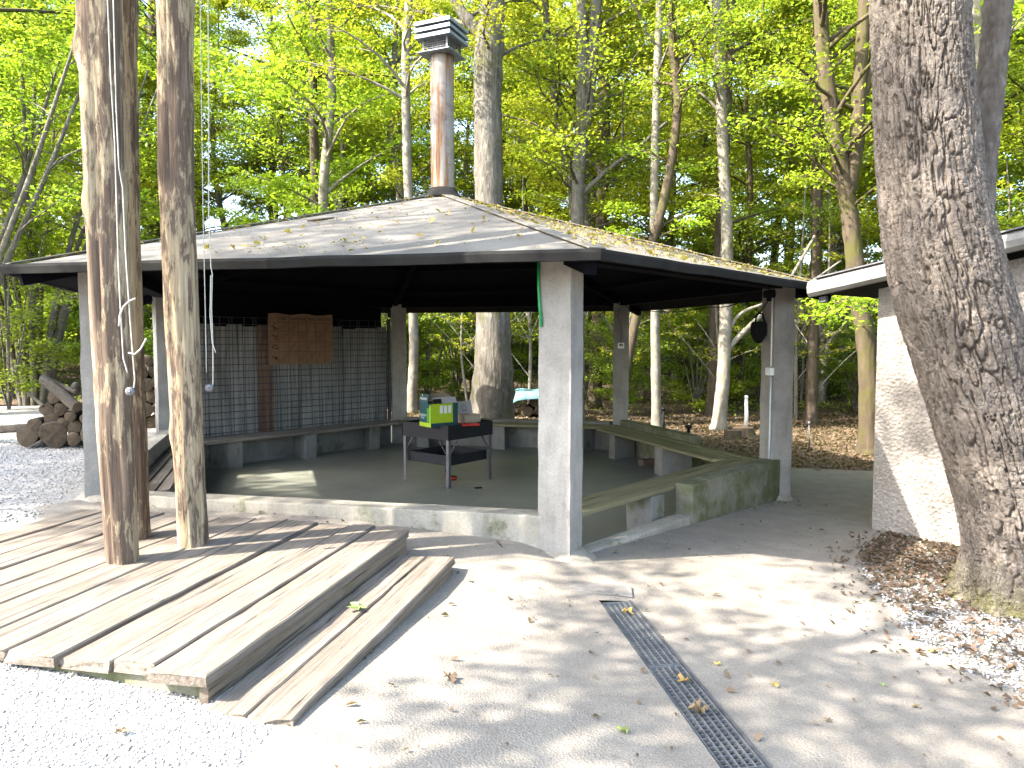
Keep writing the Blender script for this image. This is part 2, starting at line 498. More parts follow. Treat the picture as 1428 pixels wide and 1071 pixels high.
def m_cut():
    g = G("sawn_log_end"); v = g.obj()
    off = g.n("VectorMath", Vector=v, i1=(0.0, .25, .15))
    w = g.n("TexWave", 0, p_wave_type='RINGS', p_rings_direction='X', Vector=off, Scale=5.0, Distortion=2.5, Detail=3.0)
    n = g.noise(v, 2.2, 6, .7); r = g.rnd()
    cc = g.mix(w, (.12, .085, .054), (.18, .13, .085))
    cc = g.mix(g.ramp(n, [(.35, 0), (.65, 1)]), cc, (.06, .047, .037))
    sx = g.n("SeparateXYZ", 1, Vector=off); sz = g.n("SeparateXYZ", 2, Vector=off)
    ang = g.math('ARCTAN2', sx, sz); cr = g.noise(g.n("CombineXYZ", X=g.math('MULTIPLY', ang, 3.0), Y=g.math('MULTIPLY', r, 40.0)), 2.0, 3, .6)
    cc = g.mix(g.ramp(cr, [(.33, 1), (.39, 0)]), cc, (.02, .015, .011))
    return g.bsdf(g.mix(g.math('MULTIPLY', r, .5), cc, (.16, .12, .08)), .95, 0, .1, g.bump(w, .3, .02))
M['cut'] = m_cut()
M['grate'] = m_plain('grating_steel', (.20, .21, .215), .5, .5, .4, .2)
M['mudshade'] = m_plain('drain_mud_and_shade', (.05, .045, .038), .95, 0, .1)  # mud made darker to stand for shade under the grate
M['zinc'] = m_plain('zinc_sheet', (.17, .20, .23), .45, .4, .5, .2)
M['dustplate'] = m_plain('dusty_plate', (.19, .178, .162), .7, .2)
M['bark_oak'] = m_bark("oak_bark", (.05, .04, .032), (.16, .135, .115), 16, 0, bump=.5, stretch=.35, lich=.15)
M['bark_grey'] = m_bark("grey_bark", (.04, .036, .03), (.19, .172, .145), 9, .25, bump=1.0, stretch=.22, lich=.3)
M['bark_pale'] = m_bark("pale_bark", (.10, .09, .07), (.28, .255, .21), 7, .2, bump=.35, stretch=.5, lich=.4)
M['bark_dark'] = m_bark("dark_bark", (.035, .028, .02), (.11, .085, .062), 8, .25, bump=.8, stretch=.3)
M['bark_moss'] = m_bark("mossy_bark", (.042, .032, .022), (.11, .085, .058), 7, .6, (.07, .068, .02), bump=.7)
M['bark_log'] = m_bark("log_bark", (.03, .025, .02), (.12, .10, .08), 9, .2, bump=.8, stretch=1.0, lich=.3)
M['leaf_a'] = m_leaf("beech_leaf_bright", [(.17, .28, .02), (.25, .37, .024), (.33, .44, .028)], .56)
M['leaf_b'] = m_leaf("beech_leaf_yellow", [(.29, .37, .022), (.38, .44, .028), (.45, .45, .033)], .56)
M['leaf_c'] = m_leaf("deep_green_leaf", [(.10, .20, .028), (.15, .27, .035), (.20, .32, .04)], .45)
M['leaf_d'] = m_leaf("shrub_leaf", [(.15, .25, .03), (.22, .33, .038), (.30, .39, .042)], .52)
M['pebble'] = m_pebble("pale_pebbles", (.20, .19, .178), (.32, .308, .29), (.44, .425, .40))
M['pebbledk'] = m_pebble("bed_pebbles", (.13, .12, .11), (.36, .345, .33), (.55, .54, .52))

# ------------------------------------------------------------------ pavilion plan
HC = Vector((-0.888, 9.507, 0)); RP = 4.11; TH0 = -1.2587; FLOOR = -0.17
def HV(i, r, z=0.0):
    a = TH0 + i * PI / 3
    return Vector((HC.x + r * math.cos(a), HC.y + r * math.sin(a), z))
def HO(d): return RP - d / math.cos(PI / 6)           # corner radius of the outline moved in by d
HEXO = [tuple(HV(i, HO(-0.10)))[:2] for i in range(6)]

# ------------------------------------------------------------------ ground sheets
def sheet(name, poly, step, zoff, mat, holes=(), extra=None):
    pts = []; edges = []
    def ring(pl, maxlen):
        s = len(pts); n = 0
        for k in range(len(pl)):
            a = Vector(pl[k]); b = Vector(pl[(k + 1) % len(pl)]); m = max(1, int((b - a).length / maxlen))
            for q in range(m): pts.append(a.lerp(b, q / m)); n += 1
        for k in range(n): edges.append((s + k, s + (k + 1) % n))
    ring(poly, max(step, .4))
    for h in holes: ring(h, max(step, .25))
    xs = [p[0] for p in poly]; ys = [p[1] for p in poly]
    if extra is None:
        nx = int((max(xs) - min(xs)) / step); ny = int((max(ys) - min(ys)) / step)
        cand = [(min(xs) + (i + .5) * step, min(ys) + (j + .5) * step) for i in range(nx) for j in range(ny)]
    else: cand = extra
    for x, y in cand:
        x += random.uniform(-.2, .2) * step; y += random.uniform(-.2, .2) * step
        if pip(x, y, poly) and not any(pip(x, y, h) for h in holes): pts.append(Vector((x, y)))
    vo, _, fo, _, _, _ = delaunay_2d_cdt([Vector(p) for p in pts], edges, [], 0, 1e-5)
    V = [(p.x, p.y, gz(p.x, p.y) + zoff) for p in vo]
    F = []
    for f in fo:
        cx = sum(vo[i].x for i in f) / 3; cyy = sum(vo[i].y for i in f) / 3
        if pip(cx, cyy, poly) and not any(pip(cx, cyy, h) for h in holes): F.append(f)
    o = link(name, np_mesh(name, V, F, [mat], True))
    return tag(o, kind="structure")

# drain slot
DR0, DR1 = Vector((.665, 4.66)), Vector((1.06, 1.95)); DRW = .105
du = (DR1 - DR0).normalized(); dv = Vector((-du.y, du.x))
SLOT = [tuple(DR0 + dv * DRW), tuple(DR0 - dv * DRW), tuple(DR1 - dv * DRW), tuple(DR1 + dv * DRW)]

grid = [(-90 + 3.0 * i, -40 + 3.0 * j) for i in range(61) for j in range(57) if not (-16 < -90 + 3 * i < 16 and -8 < -40 + 3 * j < 26)]
grid += [(-16 + .6 * i, -8 + .6 * j) for i in range(54) for j in range(57)]
sheet("forest_floor", [(-92, -42), (92, -42), (92, 132), (-92, 132)], 1.0, -0.03, M['litter'], [HEXO, SLOT], grid)
BEDEDGE = [(3.75, 7.05), (3.35, 6.75), (3.02, 6.3), (2.78, 5.7), (2.62, 5.1), (2.47, 4.5), (2.44, 4.05), (2.66, 3.6), (3.15, 3.1), (4.0, 2.6), (6.5, 2.1)]
ASPH = [(-1.15, -8), (6.5, -8)] + BEDEDGE[::-1] + [(4.2, 7.6), (9.0, 9.0), (9.0, 10.2), (7.2, 10.55), (5.5, 10.35), (4.2, 10.7), (2.9, 10.6), (2.55, 10.3)] + \
       [tuple(HV(1, HO(-.05)))[:2], tuple(HV(0, HO(-.05)))[:2], tuple(HV(-1, HO(-.05)))[:2], (-3.95, 6.0), (-3.6, 5.5), (-1.3, 3.15), (-.88, 2.85), (-.95, 2.4)]
sheet("asphalt_yard", ASPH, .35, .004, M['asphalt'], [SLOT, HEXO])
GRAV = [(-1.13, -8), (-.93, 2.4), (-.86, 2.85), (-1.28, 3.17), (-3.58, 5.52), (-3.93, 6.0), tuple(HV(5, HO(-.08)))[:2], tuple(HV(4, HO(-.08)))[:2],
        (-4.6, 12.0), (-6.0, 14.5), (-8.5, 16.0), (-12, 15.2), (-16, 13), (-16, -8)]
sheet("gravel_yard", GRAV, .45, 0.0, M['gravel'], [HEXO])
BED = BEDEDGE + [(7.5, 2.0), (7.5, 7.5)]
sheet("gravel_bed", BED, .3, -0.004, M['bed'])

# ------------------------------------------------------------------ pavilion
pav = thing("pavilion", (HC.x, HC.y, FLOOR), "open six-sided concrete pavilion with low dark felt roof and square pillars", "pavilion")

def ring_piece(name, i, t0, t1, d0, d1, z0, z1, mat, parent, bevel=.008, jit=0.0, nseg=1):
    """straight piece along side i..i+1 between offsets d0 (outer) and d1 (inner), mitred at the corners"""
    def pt(t, dd): return HV(i, HO(dd)).lerp(HV(i + 1, HO(dd)), t)
    a = HV(i, RP); b = HV(i + 1, RP); ang = math.atan2(b.y - a.y, b.x - a.x)
    mid = (pt(t0, d0) + pt(t1, d1)) / 2; mid.z = (z0 + z1) / 2
    Ri = rotz(-ang); bm = bmesh.new(); rows = []
    for k in range(nseg + 1):
        t = t0 + (t1 - t0) * k / nseg
        row = []
        for dd, z in ((d0, z0), (d1, z0), (d1, z1), (d0, z1)):
            p = pt(t, dd); p.z = z
            if jit: p += Vector((random.uniform(-jit, jit), random.uniform(-jit, jit), random.uniform(-jit, jit) * .7))
            row.append(bm.verts.new(Ri @ (p - mid)))
        rows.append(row)
    for k in range(nseg):
        for q in range(4):
            bm.faces.new((rows[k][q], rows[k + 1][q], rows[k + 1][(q + 1) % 4], rows[k][(q + 1) % 4]))
    bm.faces.new(rows[0]); bm.faces.new(rows[-1][::-1])
    bmesh.ops.recalc_face_normals(bm, faces=bm.faces)
    if bevel:
        es = [e for e in bm.edges if len(e.link_faces) == 2 and e.calc_face_angle(0) > .6]
        bmesh.ops.bevel(bm, geom=es, offset=bevel, segments=2 if bevel > .01 else 1, affect='EDGES', profile=.6)
    me = bpy.data.meshes.new(name); bm.to_mesh(me); bm.free(); me.materials.append(mat)
    o = link(name, me, parent, mid - wpos(parent)); o.rotation_euler = (0, 0, ang)
    return o

# floor slab
bm = bmesh.new()
top = [bm.verts.new(HV(i, HO(-.08), FLOOR)) for i in range(6)]; bot = [bm.verts.new(HV(i, HO(-.08), FLOOR - .3)) for i in range(6)]
bm.faces.new(top); bm.faces.new(bot[::-1])
for i in range(6): bm.faces.new((top[i], bot[i], bot[(i + 1) % 6], top[(i + 1) % 6]))
bmesh.ops.recalc_face_normals(bm, faces=bm.faces)
finish(bm, "floor_slab", M['floor'], pav)

# posts B C D E F A
PR = [-26, 14, -9, 5, 36, 27]
posts = []
for i in range(6):
    p = HV(i, RP)
    if i == 3: p.x += .08
    zb = {0: -.12, 1: -.35, 2: -.2, 3: -.2, 4: -.2, 5: -.1}[i]
    bm = bmesh.new(); s = .13; rz = rotz(R(PR[i])); rows = []
    nz = 14
    for k in range(nz + 1):
        z = zb + (2.36 - zb) * k / nz
        row = []
        for cx_, cy_ in ((-1, -1), (1, -1), (1, 1), (-1, 1)):
            q = Vector((cx_ * s, cy_ * s, 0)) + Vector((random.gauss(0, .0025), random.gauss(0, .0025), 0))
            row.append(bm.verts.new(p + rz @ q + Vector((0, 0, z))))
        rows.append(row)
    for k in range(nz):
        for q in range(4): bm.faces.new((rows[k][q], rows[k][(q + 1) % 4], rows[k + 1][(q + 1) % 4], rows[k + 1][q]))
    bm.faces.new(rows[0][::-1]); bm.faces.new(rows[-1])
    es = [e for e in bm.edges if e.calc_face_angle(0) > .7]
    bmesh.ops.bevel(bm, geom=es, offset=.014, segments=2, affect='EDGES', profile=.6)
    po = finish(bm, "post", M['post'], pav, origin=(p.x, p.y, zb)); posts.append(po)
# mortar skirts at the front posts
def skirt(i, zg, r):
    p = HV(i, RP); bm = bmesh.new(); n = 20
    lo = []; hi = []
    for k in range(n):
        a = k / n * 2 * PI
        rr = r * (1 + .18 * random.uniform(-1, 1))
        lo.append(bm.verts.new(p + Vector((math.cos(a) * rr, math.sin(a) * rr, zg - .03))))
        hi.append(bm.verts.new(p + Vector((math.cos(a) * .165, math.sin(a) * .165, zg + .045 + .01 * random.random()))))
    for k in range(n): bm.faces.new((lo[k], lo[(k + 1) % n], hi[(k + 1) % n], hi[k]))
    bm.faces.new(hi)
    finish(bm, "mortar_skirt", M['kerb'], pav, smooth=True)
skirt(0, gz(.4, 5.5), .27); skirt(1, gz(3.1, 8.6), .22); skirt(5, gz(-3.6, 6.4), .27)

# low walls and kerb (side index: 0 = B-C, 1 = C-D, 2 = D-E, 3 = E-F, 4 = F-A, 5 = A-B)
ring_piece("low_wall", 5, .03, .97, -.10, .11, -.25, .358, M['kerb'], pav, .014, .004, 9)
ring_piece("low_wall", 0, .47, .965, -.10, .10, -.4, .315, M['mosswall'], pav, .018, .006, 6)
ring_piece("kerb", 0, .03, .468, -.09, .07, -.35, .02, M['kerb'], pav, .022, .008, 7)
ring_piece("low_wall", 1, .42, .97, -.09, .09, -.4, .36, M['mosswall'], pav, .014, .005, 5)
ring_piece("low_wall", 2, .03, .97, -.09, .09, -.4, .31, M['wallc'], pav, .012, .003, 5)
ring_piece("low_wall", 3, .03, .97, -.09, .09, -.3, .27, M['wallc'], pav, .012, .003, 5)
ring_piece("low_wall", 4, .03, .97, -.09, .09, -.3, .45, M['post'], pav, .012, .004, 5)

# benches: slats on concrete blocks
def bench(side, t0, t1, z, nsl, mat, label, supports, smat, d0=.115, w=.112, t0s=None):
    a = HV(side, RP).lerp(HV(side + 1, RP), .5)
    b = thing("bench", (a.x, a.y, FLOOR), label, "bench", "slatted benches round the pavilion")
    for k in range(nsl):
        dd = d0 + k * (w + .02)
        ring_piece("slat", side, t0, t1, dd, dd + w, z - .042 + random.uniform(-.002, .002), z + random.uniform(-.003, .003), mat, b, .005, .001, 4)
    dw = d0 + nsl * (w + .02)
    for t in supports:
        ring_piece("support_block", side, t - .03, t + .03, d0 + .005, dw - .07, FLOOR - .02, z - .045, smat, b, .01, .003)
    return b
bench(0, .03, .9985, .275, 3, M['slat'], "bench of three boards behind the mossy low wall beside the asphalt", (.40, .80), M['wallc'])
bench(1, .0015, .9985, .27, 4, M['slat'], "four-board bench tinted by painted yellow-green light, no wall behind its open end", (.42, .85), M['wallc'])
bench(2, .0015, .9985, .27, 3, M['slat'], "bench along the low wall in front of the big beech trunk", (.12, .5, .88), M['wallc'])
bench(3, .0015, .9985, .265, 3, M['slatdark'], "dark bench below the wire mesh and grey boards", (.15, .5, .85), M['wallc'])
bench(4, .0015, .97, .27, 3, M['slatdark'], "dark weathered bench beside the log pile, seen behind the wooden poles", (.3, .7), M['wallc'])

# brick lying under the far bench
tag(box("brick", at(902, 637, 10.9) * 1.0, (.24, .11, .10), M['brick'], None, rotz(.5), .006, origin=at(902, 637, 10.9)), "loose old brick lying on the floor under the four-board bench", "brick")
bpy.data.objects["brick"].location.z = FLOOR + .051

# roof ----------------------------------------------------------------
RE, ZE, ZA = 4.80, 2.295, 3.57
roof = link("roof", None, pav); roof.empty_display_size = .3; roof.location = (0, 0, ZE - FLOOR)
NS = 14
for i in range(6):
    A_ = HV(i, RE, ZE); B_ = HV(i + 1, RE, ZE); C_ = Vector((HC.x, HC.y, ZA))
    bm = bmesh.new(); idx = {}
    for u in range(NS + 1):
        for v in range(NS + 1 - u):
            p = A_ + (B_ - A_) * (u / NS) + (C_ - A_) * (v / NS)
            edge = min(u, v, NS - u - v)
            if edge > 0: p.z += .022 * (fbm(np.array([p.x * 1.3 + 50]), np.array([p.y * 1.3 + 50]), 3)[0] - .5) * min(1, edge / 2)
            idx[u, v] = bm.verts.new(p)
    for u in range(NS):
        for v in range(NS - u):
            bm.faces.new((idx[u, v], idx[u + 1, v], idx[u, v + 1]))
            if u + v < NS - 1: bm.faces.new((idx[u + 1, v], idx[u + 1, v + 1], idx[u, v + 1]))
    finish(bm, "roof_panel", M['roof'], roof, smooth=True)
    # soffit under it
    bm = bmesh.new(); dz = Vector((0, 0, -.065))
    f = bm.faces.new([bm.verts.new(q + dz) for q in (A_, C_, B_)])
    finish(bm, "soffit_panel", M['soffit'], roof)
    # fascia
    e = (B_ - A_); L = e.length; ang = math.atan2(e.y, e.x)
    bm = bmesh.new(); n = 12; rows = []
    for k in range(n + 1):
        c = A_ + e * (k / n); w = .012 * math.sin(k / n * PI) * random.uniform(-.4, .4)
        cdir = (c - Vector((HC.x, HC.y, c.z))).normalized()
        nrm = Vector((math.cos(ang - PI / 2), math.sin(ang - PI / 2), 0))
        kx = nrm if 0 < k < n else cdir * (1 / math.cos(PI / 6))
        rows.append([bm.verts.new(c + kx * .012 + Vector((0, 0, .012 + w))), bm.verts.new(c + kx * .022 + Vector((0, 0, -.01 + w))), bm.verts.new(c + kx * .014 + Vector((0, 0, -.064 + w))), bm.verts.new(c - kx * .03 + Vector((0, 0, -.064 + w))), bm.verts.new(c - kx * .05 + Vector((0, 0, .022 + w)))])
    for k in range(n):
        for q in range(5): bm.faces.new((rows[k][q], rows[k + 1][q], rows[k + 1][(q + 1) % 5], rows[k][(q + 1) % 5]))
    bmesh.ops.recalc_face_normals(bm, faces=bm.faces)
    finish(bm, "fascia", M['fascia'], roof)
    # hip strip
    v_ = C_ - A_; mid = A_.lerp(C_, .49)
    box("hip_strip", mid + Vector((0, 0, .012)), (v_.length * .965, .13, .014), M['roof'], roof, axes(v_), .004)
    # hip rafter and ring beam below the soffit
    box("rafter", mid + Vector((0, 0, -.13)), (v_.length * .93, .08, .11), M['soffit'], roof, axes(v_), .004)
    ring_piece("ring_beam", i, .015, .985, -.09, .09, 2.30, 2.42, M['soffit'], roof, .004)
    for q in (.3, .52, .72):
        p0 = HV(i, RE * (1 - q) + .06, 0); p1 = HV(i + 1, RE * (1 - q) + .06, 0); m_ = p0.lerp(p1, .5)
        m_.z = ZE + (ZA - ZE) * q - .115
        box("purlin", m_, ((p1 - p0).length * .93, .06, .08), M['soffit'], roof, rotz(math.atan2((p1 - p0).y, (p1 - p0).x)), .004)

# chimney ----------------------------------------------------------------
ch = thing("chimney_pipe", (HC.x, HC.y, 3.5), "rust streaked round metal chimney pipe with louvred cap on the pavilion roof", "chimney")
cx, cyy = HC.x, HC.y
tube_obj("flashing", [(cx, cyy, 3.50), (cx, cyy, 3.53), (cx, cyy, 3.58), (cx, cyy, 3.64)], [.30, .25, .20, .165], M['fascia'], ch, 24)
tube_obj("pipe", [(cx, cyy, 3.5 + .1 * k) for k in range(19)], [.148 + .001 * (k % 3) for k in range(19)], M['rust'], ch, 28)
CR = rotz(R(-24))
capz = 5.30
cap = box("cap_plate", (cx, cyy, capz), (.46, .46, .016), M['zinc'], ch, CR, .003)
tube_obj("vent_collar", [(cx, cyy, capz + .01), (cx, cyy, capz + .07), (cx, cyy, capz + .15)], [.13, .13, .13], M['dsteel'], ch, 20)
bm = bmesh.new()
for sx, sy in ((-1, -1), (1, -1), (1, 1), (-1, 1)):
    bbox_bm(bm, Vector((cx, cyy, capz + .085)) + CR @ Vector((sx * .17, sy * .17, 0)), (.018, .018, .16), CR)
for k in range(5):
    for q in range(4):
        rq = CR @ rotz(q * PI / 2)
        bbox_bm(bm, Vector((cx, cyy, capz + .03 + k * .026)) + rq @ Vector((0, .172, 0)), (.33, .004, .004), rq)
for q in range(4):
    rq = CR @ rotz(q * PI / 2)
    for k in range(9): bbox_bm(bm, Vector((cx, cyy, capz + .085)) + rq @ Vector((-.15 + k * .0375, .172, 0)), (.003, .003, .15), rq)
finish(bm, "vent_cage", M['dsteel'], ch)
for k, s in enumerate((.50, .505, .51)):
    z = capz + .19 + k * .078
    bm = bmesh.new()
    w0, w1 = s / 2, s / 2 - .035
    ring = [[bm.verts.new(Vector((cx, cyy, z + dz)) + CR @ Vector((sx * w, sy * w, 0))) for sx, sy in ((-1, -1), (1, -1), (1, 1), (-1, 1))] for w, dz in ((w0 - .02, -.03), (w0, -.028), (w0 - .004, .016), (w1 - .05, .018))]
    for a_, b_ in zip(ring, ring[1:]):
        for q in range(4): bm.faces.new((a_[q], a_[(q + 1) % 4], b_[(q + 1) % 4], b_[q]))
    bm.faces.new(ring[0][::-1]); bm.faces.new(ring[-1])
    bmesh.ops.recalc_face_normals(bm, faces=bm.faces)
    finish(bm, "louvre", M['zinc'], ch)
box("cap_core", (cx, cyy, capz + .27), (.36, .36, .20), M['black'], ch, CR)

# wire mesh and boards along E-F ------------------------------------------
ang3 = math.atan2((HV(4, RP) - HV(3, RP)).y, (HV(4, RP) - HV(3, RP)).x)
def on3(t, dd, z):
    p = HV(3, HO(dd)).lerp(HV(4, HO(dd)), t); p.z = z; return p
def t_of(px):
    return min((abs((714 + FPX * on3(t / 1000, .12, 1.5).x / on3(t / 1000, .12, 1.5).y) - px), t / 1000) for t in range(1000))[1]
RUST0, RUST1 = t_of(396), t_of(366)
bw = thing("board_screen", on3(.5, 0, .27), "screen of weathered grey vertical boards behind the wire mesh", "screen")
t = .045; k = 0
while t < .955:
    w = random.uniform(.046, .066)
    if t + w > .965: w = .965 - t
    ztop = 1.93 + random.uniform(-.025, .03)
    dd = random.choice((-.02, .0, .0, .012))
    rust = RUST0 - .03 < t < RUST1 - .025
    ring_piece("board", 3, t, t + w - random.choice((.0008, .0015, .003)), dd - .022, dd, .272, ztop, M['rustboard'] if rust else M['board'], bw, .003, .0015, 1)
    t += w; k += 1
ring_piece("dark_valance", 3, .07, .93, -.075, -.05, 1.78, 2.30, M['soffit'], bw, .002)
ring_piece("gap_backing", 3, .05, .96, -.066, -.048, .27, 1.775, M['wallc'], bw, .002)  # unseen backing, added to keep light out of the board gaps
wm = thing("wire_mesh", on3(.5, .06, .28), "dark steel wire mesh grid standing in front of the grey boards", "mesh screen")
def bars(name, lines, r):
    ts = [tube([a, (a + b) / 2, b], r, 5) for a, b in lines]
    me = tubes_mesh(name, ts, M['wire']); me.transform(Matrix.Translation(-wpos(wm)))
    return link(name, me, wm)
for k in range(18):
    z = .32 + k * .102
    bars("horizontal_wire", [(on3(.04, .055, z), on3(.965, .055, z))], .0055)
for k in range(20):
    tt = .05 + k * .048
    bars("vertical_wire", [(on3(tt, .066, .28), on3(tt, .066, 2.06)), (on3(tt + .012, .066, .28), on3(tt + .012, .066, 2.06))] if k % 2 else [(on3(tt, .066, .28), on3(tt, .066, 2.06))], .0055)
for tt in (.035, .972):
    box("frame_upright", on3(tt, .06, 1.18), (.05, .05, 1.82), M['wire'], wm, rotz(ang3), .004)

# cardboard timetable ---------------------------------------------------------
def text_bm(s, size):
    cu = bpy.data.curves.new("t", 'FONT'); cu.body = s; cu.size = size; cu.align_x = 'CENTER'; cu.align_y = 'CENTER'
    o = bpy.data.objects.new("t", cu); col.objects.link(o)
    dg = bpy.context.evaluated_depsgraph_get(); me = bpy.data.meshes.new_from_object(o.evaluated_get(dg))
    col.objects.unlink(o); bpy.data.objects.remove(o); bpy.data.curves.remove(cu)
    return me
def place_text(name, s, size, origin, rot, mat, parent, sx=1.0):
    me = text_bm(s, size); me.materials.clear(); me.materials.append(mat)
    me.transform(Matrix.Diagonal((sx, 1, 1, 1)))
    me.transform(Matrix.Translation(origin - wpos(parent)) @ rot.to_4x4())
    return link(name, me, parent)
ta, tb = t_of(375), t_of(464)                      # left / right edge
sL = on3(ta, .12, 0); sR = on3(tb, .12, 0); sdir = (sR - sL); SW = sdir.length; sdir.normalize()
snorm = Vector((sdir.y, -sdir.x, 0))
zt = .5 * (at(375, 437, sL.y).z + at(464, 440, sR.y).z); zb_ = .5 * (at(375, 508, sL.y).z + at(464, 507, sR.y).z); SH = zt - zb_
sg = thing("cardboard_chart", (sL + sR) / 2 + Vector((0, 0, zb_)), "brown cardboard timetable with hand-drawn grid hung on the wire mesh", "chart")
Rs = Matrix((sdir, Vector((0, 0, 1)), snorm)).transposed()
sc_ = (sL + sR) / 2 + Vector((0, 0, (zt + zb_) / 2))
bm = bmesh.new(); nu, nv = 16, 10; g_ = {}
for side in (0, 1):
    for u in range(nu + 1):
        for v in range(nv + 1):
            x = (u / nu - .5) * SW; y = (v / nv - .5) * SH
            y += .012 * math.sin(u * .9) * (v == nv) ; wv = .006 * math.sin(u * .5 + 1) * (v / nv)
            g_[side, u, v] = bm.verts.new(sc_ + Rs @ Vector((x, y, wv + (.003 if side else -.003))))
for u in range(nu):
    for v in range(nv):
        bm.faces.new((g_[1, u, v], g_[1, u + 1, v], g_[1, u + 1, v + 1], g_[1, u, v + 1]))
        bm.faces.new((g_[0, u, v + 1], g_[0, u + 1, v + 1], g_[0, u + 1, v], g_[0, u, v]))
finish(bm, "card", M['card'], sg)
lines = bmesh.new(); marks = bmesh.new()
cols = [-.5, -.355, -.2, -.055, .075, .22, .365, .5]; rws = [.5, .33, .15, -.05, -.25, -.5]
def stroke(b, x0, y0, x1, y1, w, z=.011):
    p = Vector(((x0 + x1) / 2 * SW, (y0 + y1) / 2 * SH, z)); dd = Vector(((x1 - x0) * SW, (y1 - y0) * SH, 0)); a = math.atan2(dd.y, dd.x)
    bbox_bm(b, sc_ + Rs @ p, (dd.length, w, .0015), Rs @ rotz(a))
for c in cols[1:-1]: stroke(lines, c, -.49, c, .48, .007)
for r_ in rws[1:-1]: stroke(lines, -.49, r_, .49, r_, .007, .0125)
for ci, ri in ((1, 1), (2, 1), (4, 1), (6, 1), (1, 2), (2, 2), (3, 2), (5, 2), (2, 3), (3, 3), (4, 3), (6, 3), (1, 4), (3, 4), (4, 4), (5, 4)):
    x0, x1 = cols[ci], cols[ci + 1]; y0, y1 = rws[ri + 1], rws[ri]
    for q in range(random.choice((1, 2, 3))):
        o_ = (q - 1) * .03
        stroke(lines, x0 + .03 + o_, y0 + .035, x1 - .045 + o_, y1 - .03, .006, .013)
finish(lines, "grid_lines", M['inkline'], sg)
for k, y in enumerate((.24, .05, -.15, -.37)):
    for q in range(7):
        x = -.43 + random.uniform(-.035, .035); yy = y + random.uniform(-.05, .05)
        stroke(marks, x, yy, x + random.uniform(.01, .045), yy + random.uniform(-.03, .03), .012, .013)
finish(marks, "doodles", M['ink'], sg)
for s_, c in (("FRA", -.278), ("LUN", -.128), ("MAR", .01), ("MER", .148), ("GIO", .292), ("VEN", .43)):
    place_text("lettering", s_, .062, sc_ + Rs @ Vector((c * SW, .405 * SH, .012)), Rs, M['ink'], sg)

# fire table --------------------------------------------------------------------
tc = Vector((-.862, 9.76, FLOOR))
tab = thing("fire_table", tc, "black square steel barbecue table with deep tray and lower shelf", "table")
ta_ = math.atan2(.61, .55) ; TR = rotz(R(51)); hs = .415
TZ = .79
for sx, sy in ((-1, -1), (1, -1), (1, 1), (-1, 1)):
    p = tc + TR @ Vector((sx * hs, sy * hs, 0))
    bm = bmesh.new()
    bbox_bm(bm, p + TR @ Vector((-sx * .002, -sy * .022, TZ / 2)), (.006, .045, TZ), TR)
    bbox_bm(bm, p + TR @ Vector((-sx * .024, -sy * .001, TZ / 2)), (.040, .006, TZ), TR)
    lg = finish(bm, "leg", M['dsteel'], tab)
    bm = bmesh.new()
    for ax_ in (0, 1):
        v0 = p + TR @ Vector((-sx * (.17 if ax_ == 0 else .012), -sy * (.17 if ax_ == 1 else .012), TZ - .20)); v1 = p + TR @ Vector((-sx * .012, -sy * .012, TZ - .40))
        bbox_bm(bm, (v0 + v1) / 2, ((v1 - v0).length, .022, .006), axes(v1 - v0))
    finish(bm, "brace", M['dsteel'], lg)
bm = bmesh.new()
for q in range(4):
    rq = TR @ rotz(q * PI / 2)
    bbox_bm(bm, tc + rq @ Vector((0, hs + .006, TZ - .085)), (2 * hs + .03, .006, .19), rq, .001)
bbox_bm(bm, tc + Vector((0, 0, TZ - .03)), (2 * hs, 2 * hs, .012), TR)
finish(bm, "tray", M['black'], tab)
bm = bmesh.new()
for q in range(4):
    rq = TR @ rotz(q * PI / 2)
    bbox_bm(bm, tc + rq @ Vector((0, hs - .05, .34)), (2 * hs - .09, .005, .13), rq, .001)
bbox_bm(bm, tc + Vector((0, 0, .285)), (2 * hs - .1, 2 * hs - .1, .008), TR)
finish(bm, "lower_shelf", M['black'], tab)

# printed carton on the table -------------------------------------------------------
TOPZ = FLOOR + TZ - .022
cb = at(612, 590, 9.45); cb.z = TOPZ
BR = rotz(R(36)); bwid, bdep, bhei = .40, .30, .36
carton = thing("printed_carton", cb, "dark green and lime printed carton with torn open top on the fire table", "box")
# left face normal is local -x, right face normal local -y
bm = bmesh.new(); bbox_bm(bm, cb + Vector((0, 0, bhei * .42)), (bwid, bdep, bhei * .84), BR, .004); finish(bm, "body", M['teal'], carton)
def face_panel(name, x0, x1, z0, z1, face, mat, off=.002, r=.0):
    bm = bmesh.new()
    if face == 'r': c = Vector(((x0 + x1) / 2, -bdep / 2 - off, (z0 + z1) / 2)); s = (x1 - x0, .002, z1 - z0)
    else: c = Vector((-bwid / 2 - off, (x0 + x1) / 2, (z0 + z1) / 2)); s = (.002, x1 - x0, z1 - z0)
    bbox_bm(bm, cb + BR @ c, s, BR, min(.0, r)); return finish(bm, name, mat, carton)
face_panel("lime_panel", -.198, .12, .055, .30, 'r', M['lime'])
face_panel("lime_band", -.148, .148, .003, .055, 'l', M['lime'])
face_panel("green_panel", -.148, -.05, .055, .245, 'l', M['midgreen'], .0035)
face_panel("lime_edge", -.149, -.118, .055, .285, 'l', M['lime'], .005)
for k in range(3): face_panel("white_mark", -.075 + k * .062, -.03 + k * .062, .175, .275 , 'r', M['white'], .0045)
RL = Matrix((BR @ Vector((0, -1, 0)), Vector((0, 0, 1)), BR @ Vector((-1, 0, 0)))).transposed()
RLo = lambda y, z: cb + BR @ Vector((-bwid / 2 - .004, y, z))
place_text("lettering", "neuton", .062, RLo(.05, .155), RL, M['white'], carton)
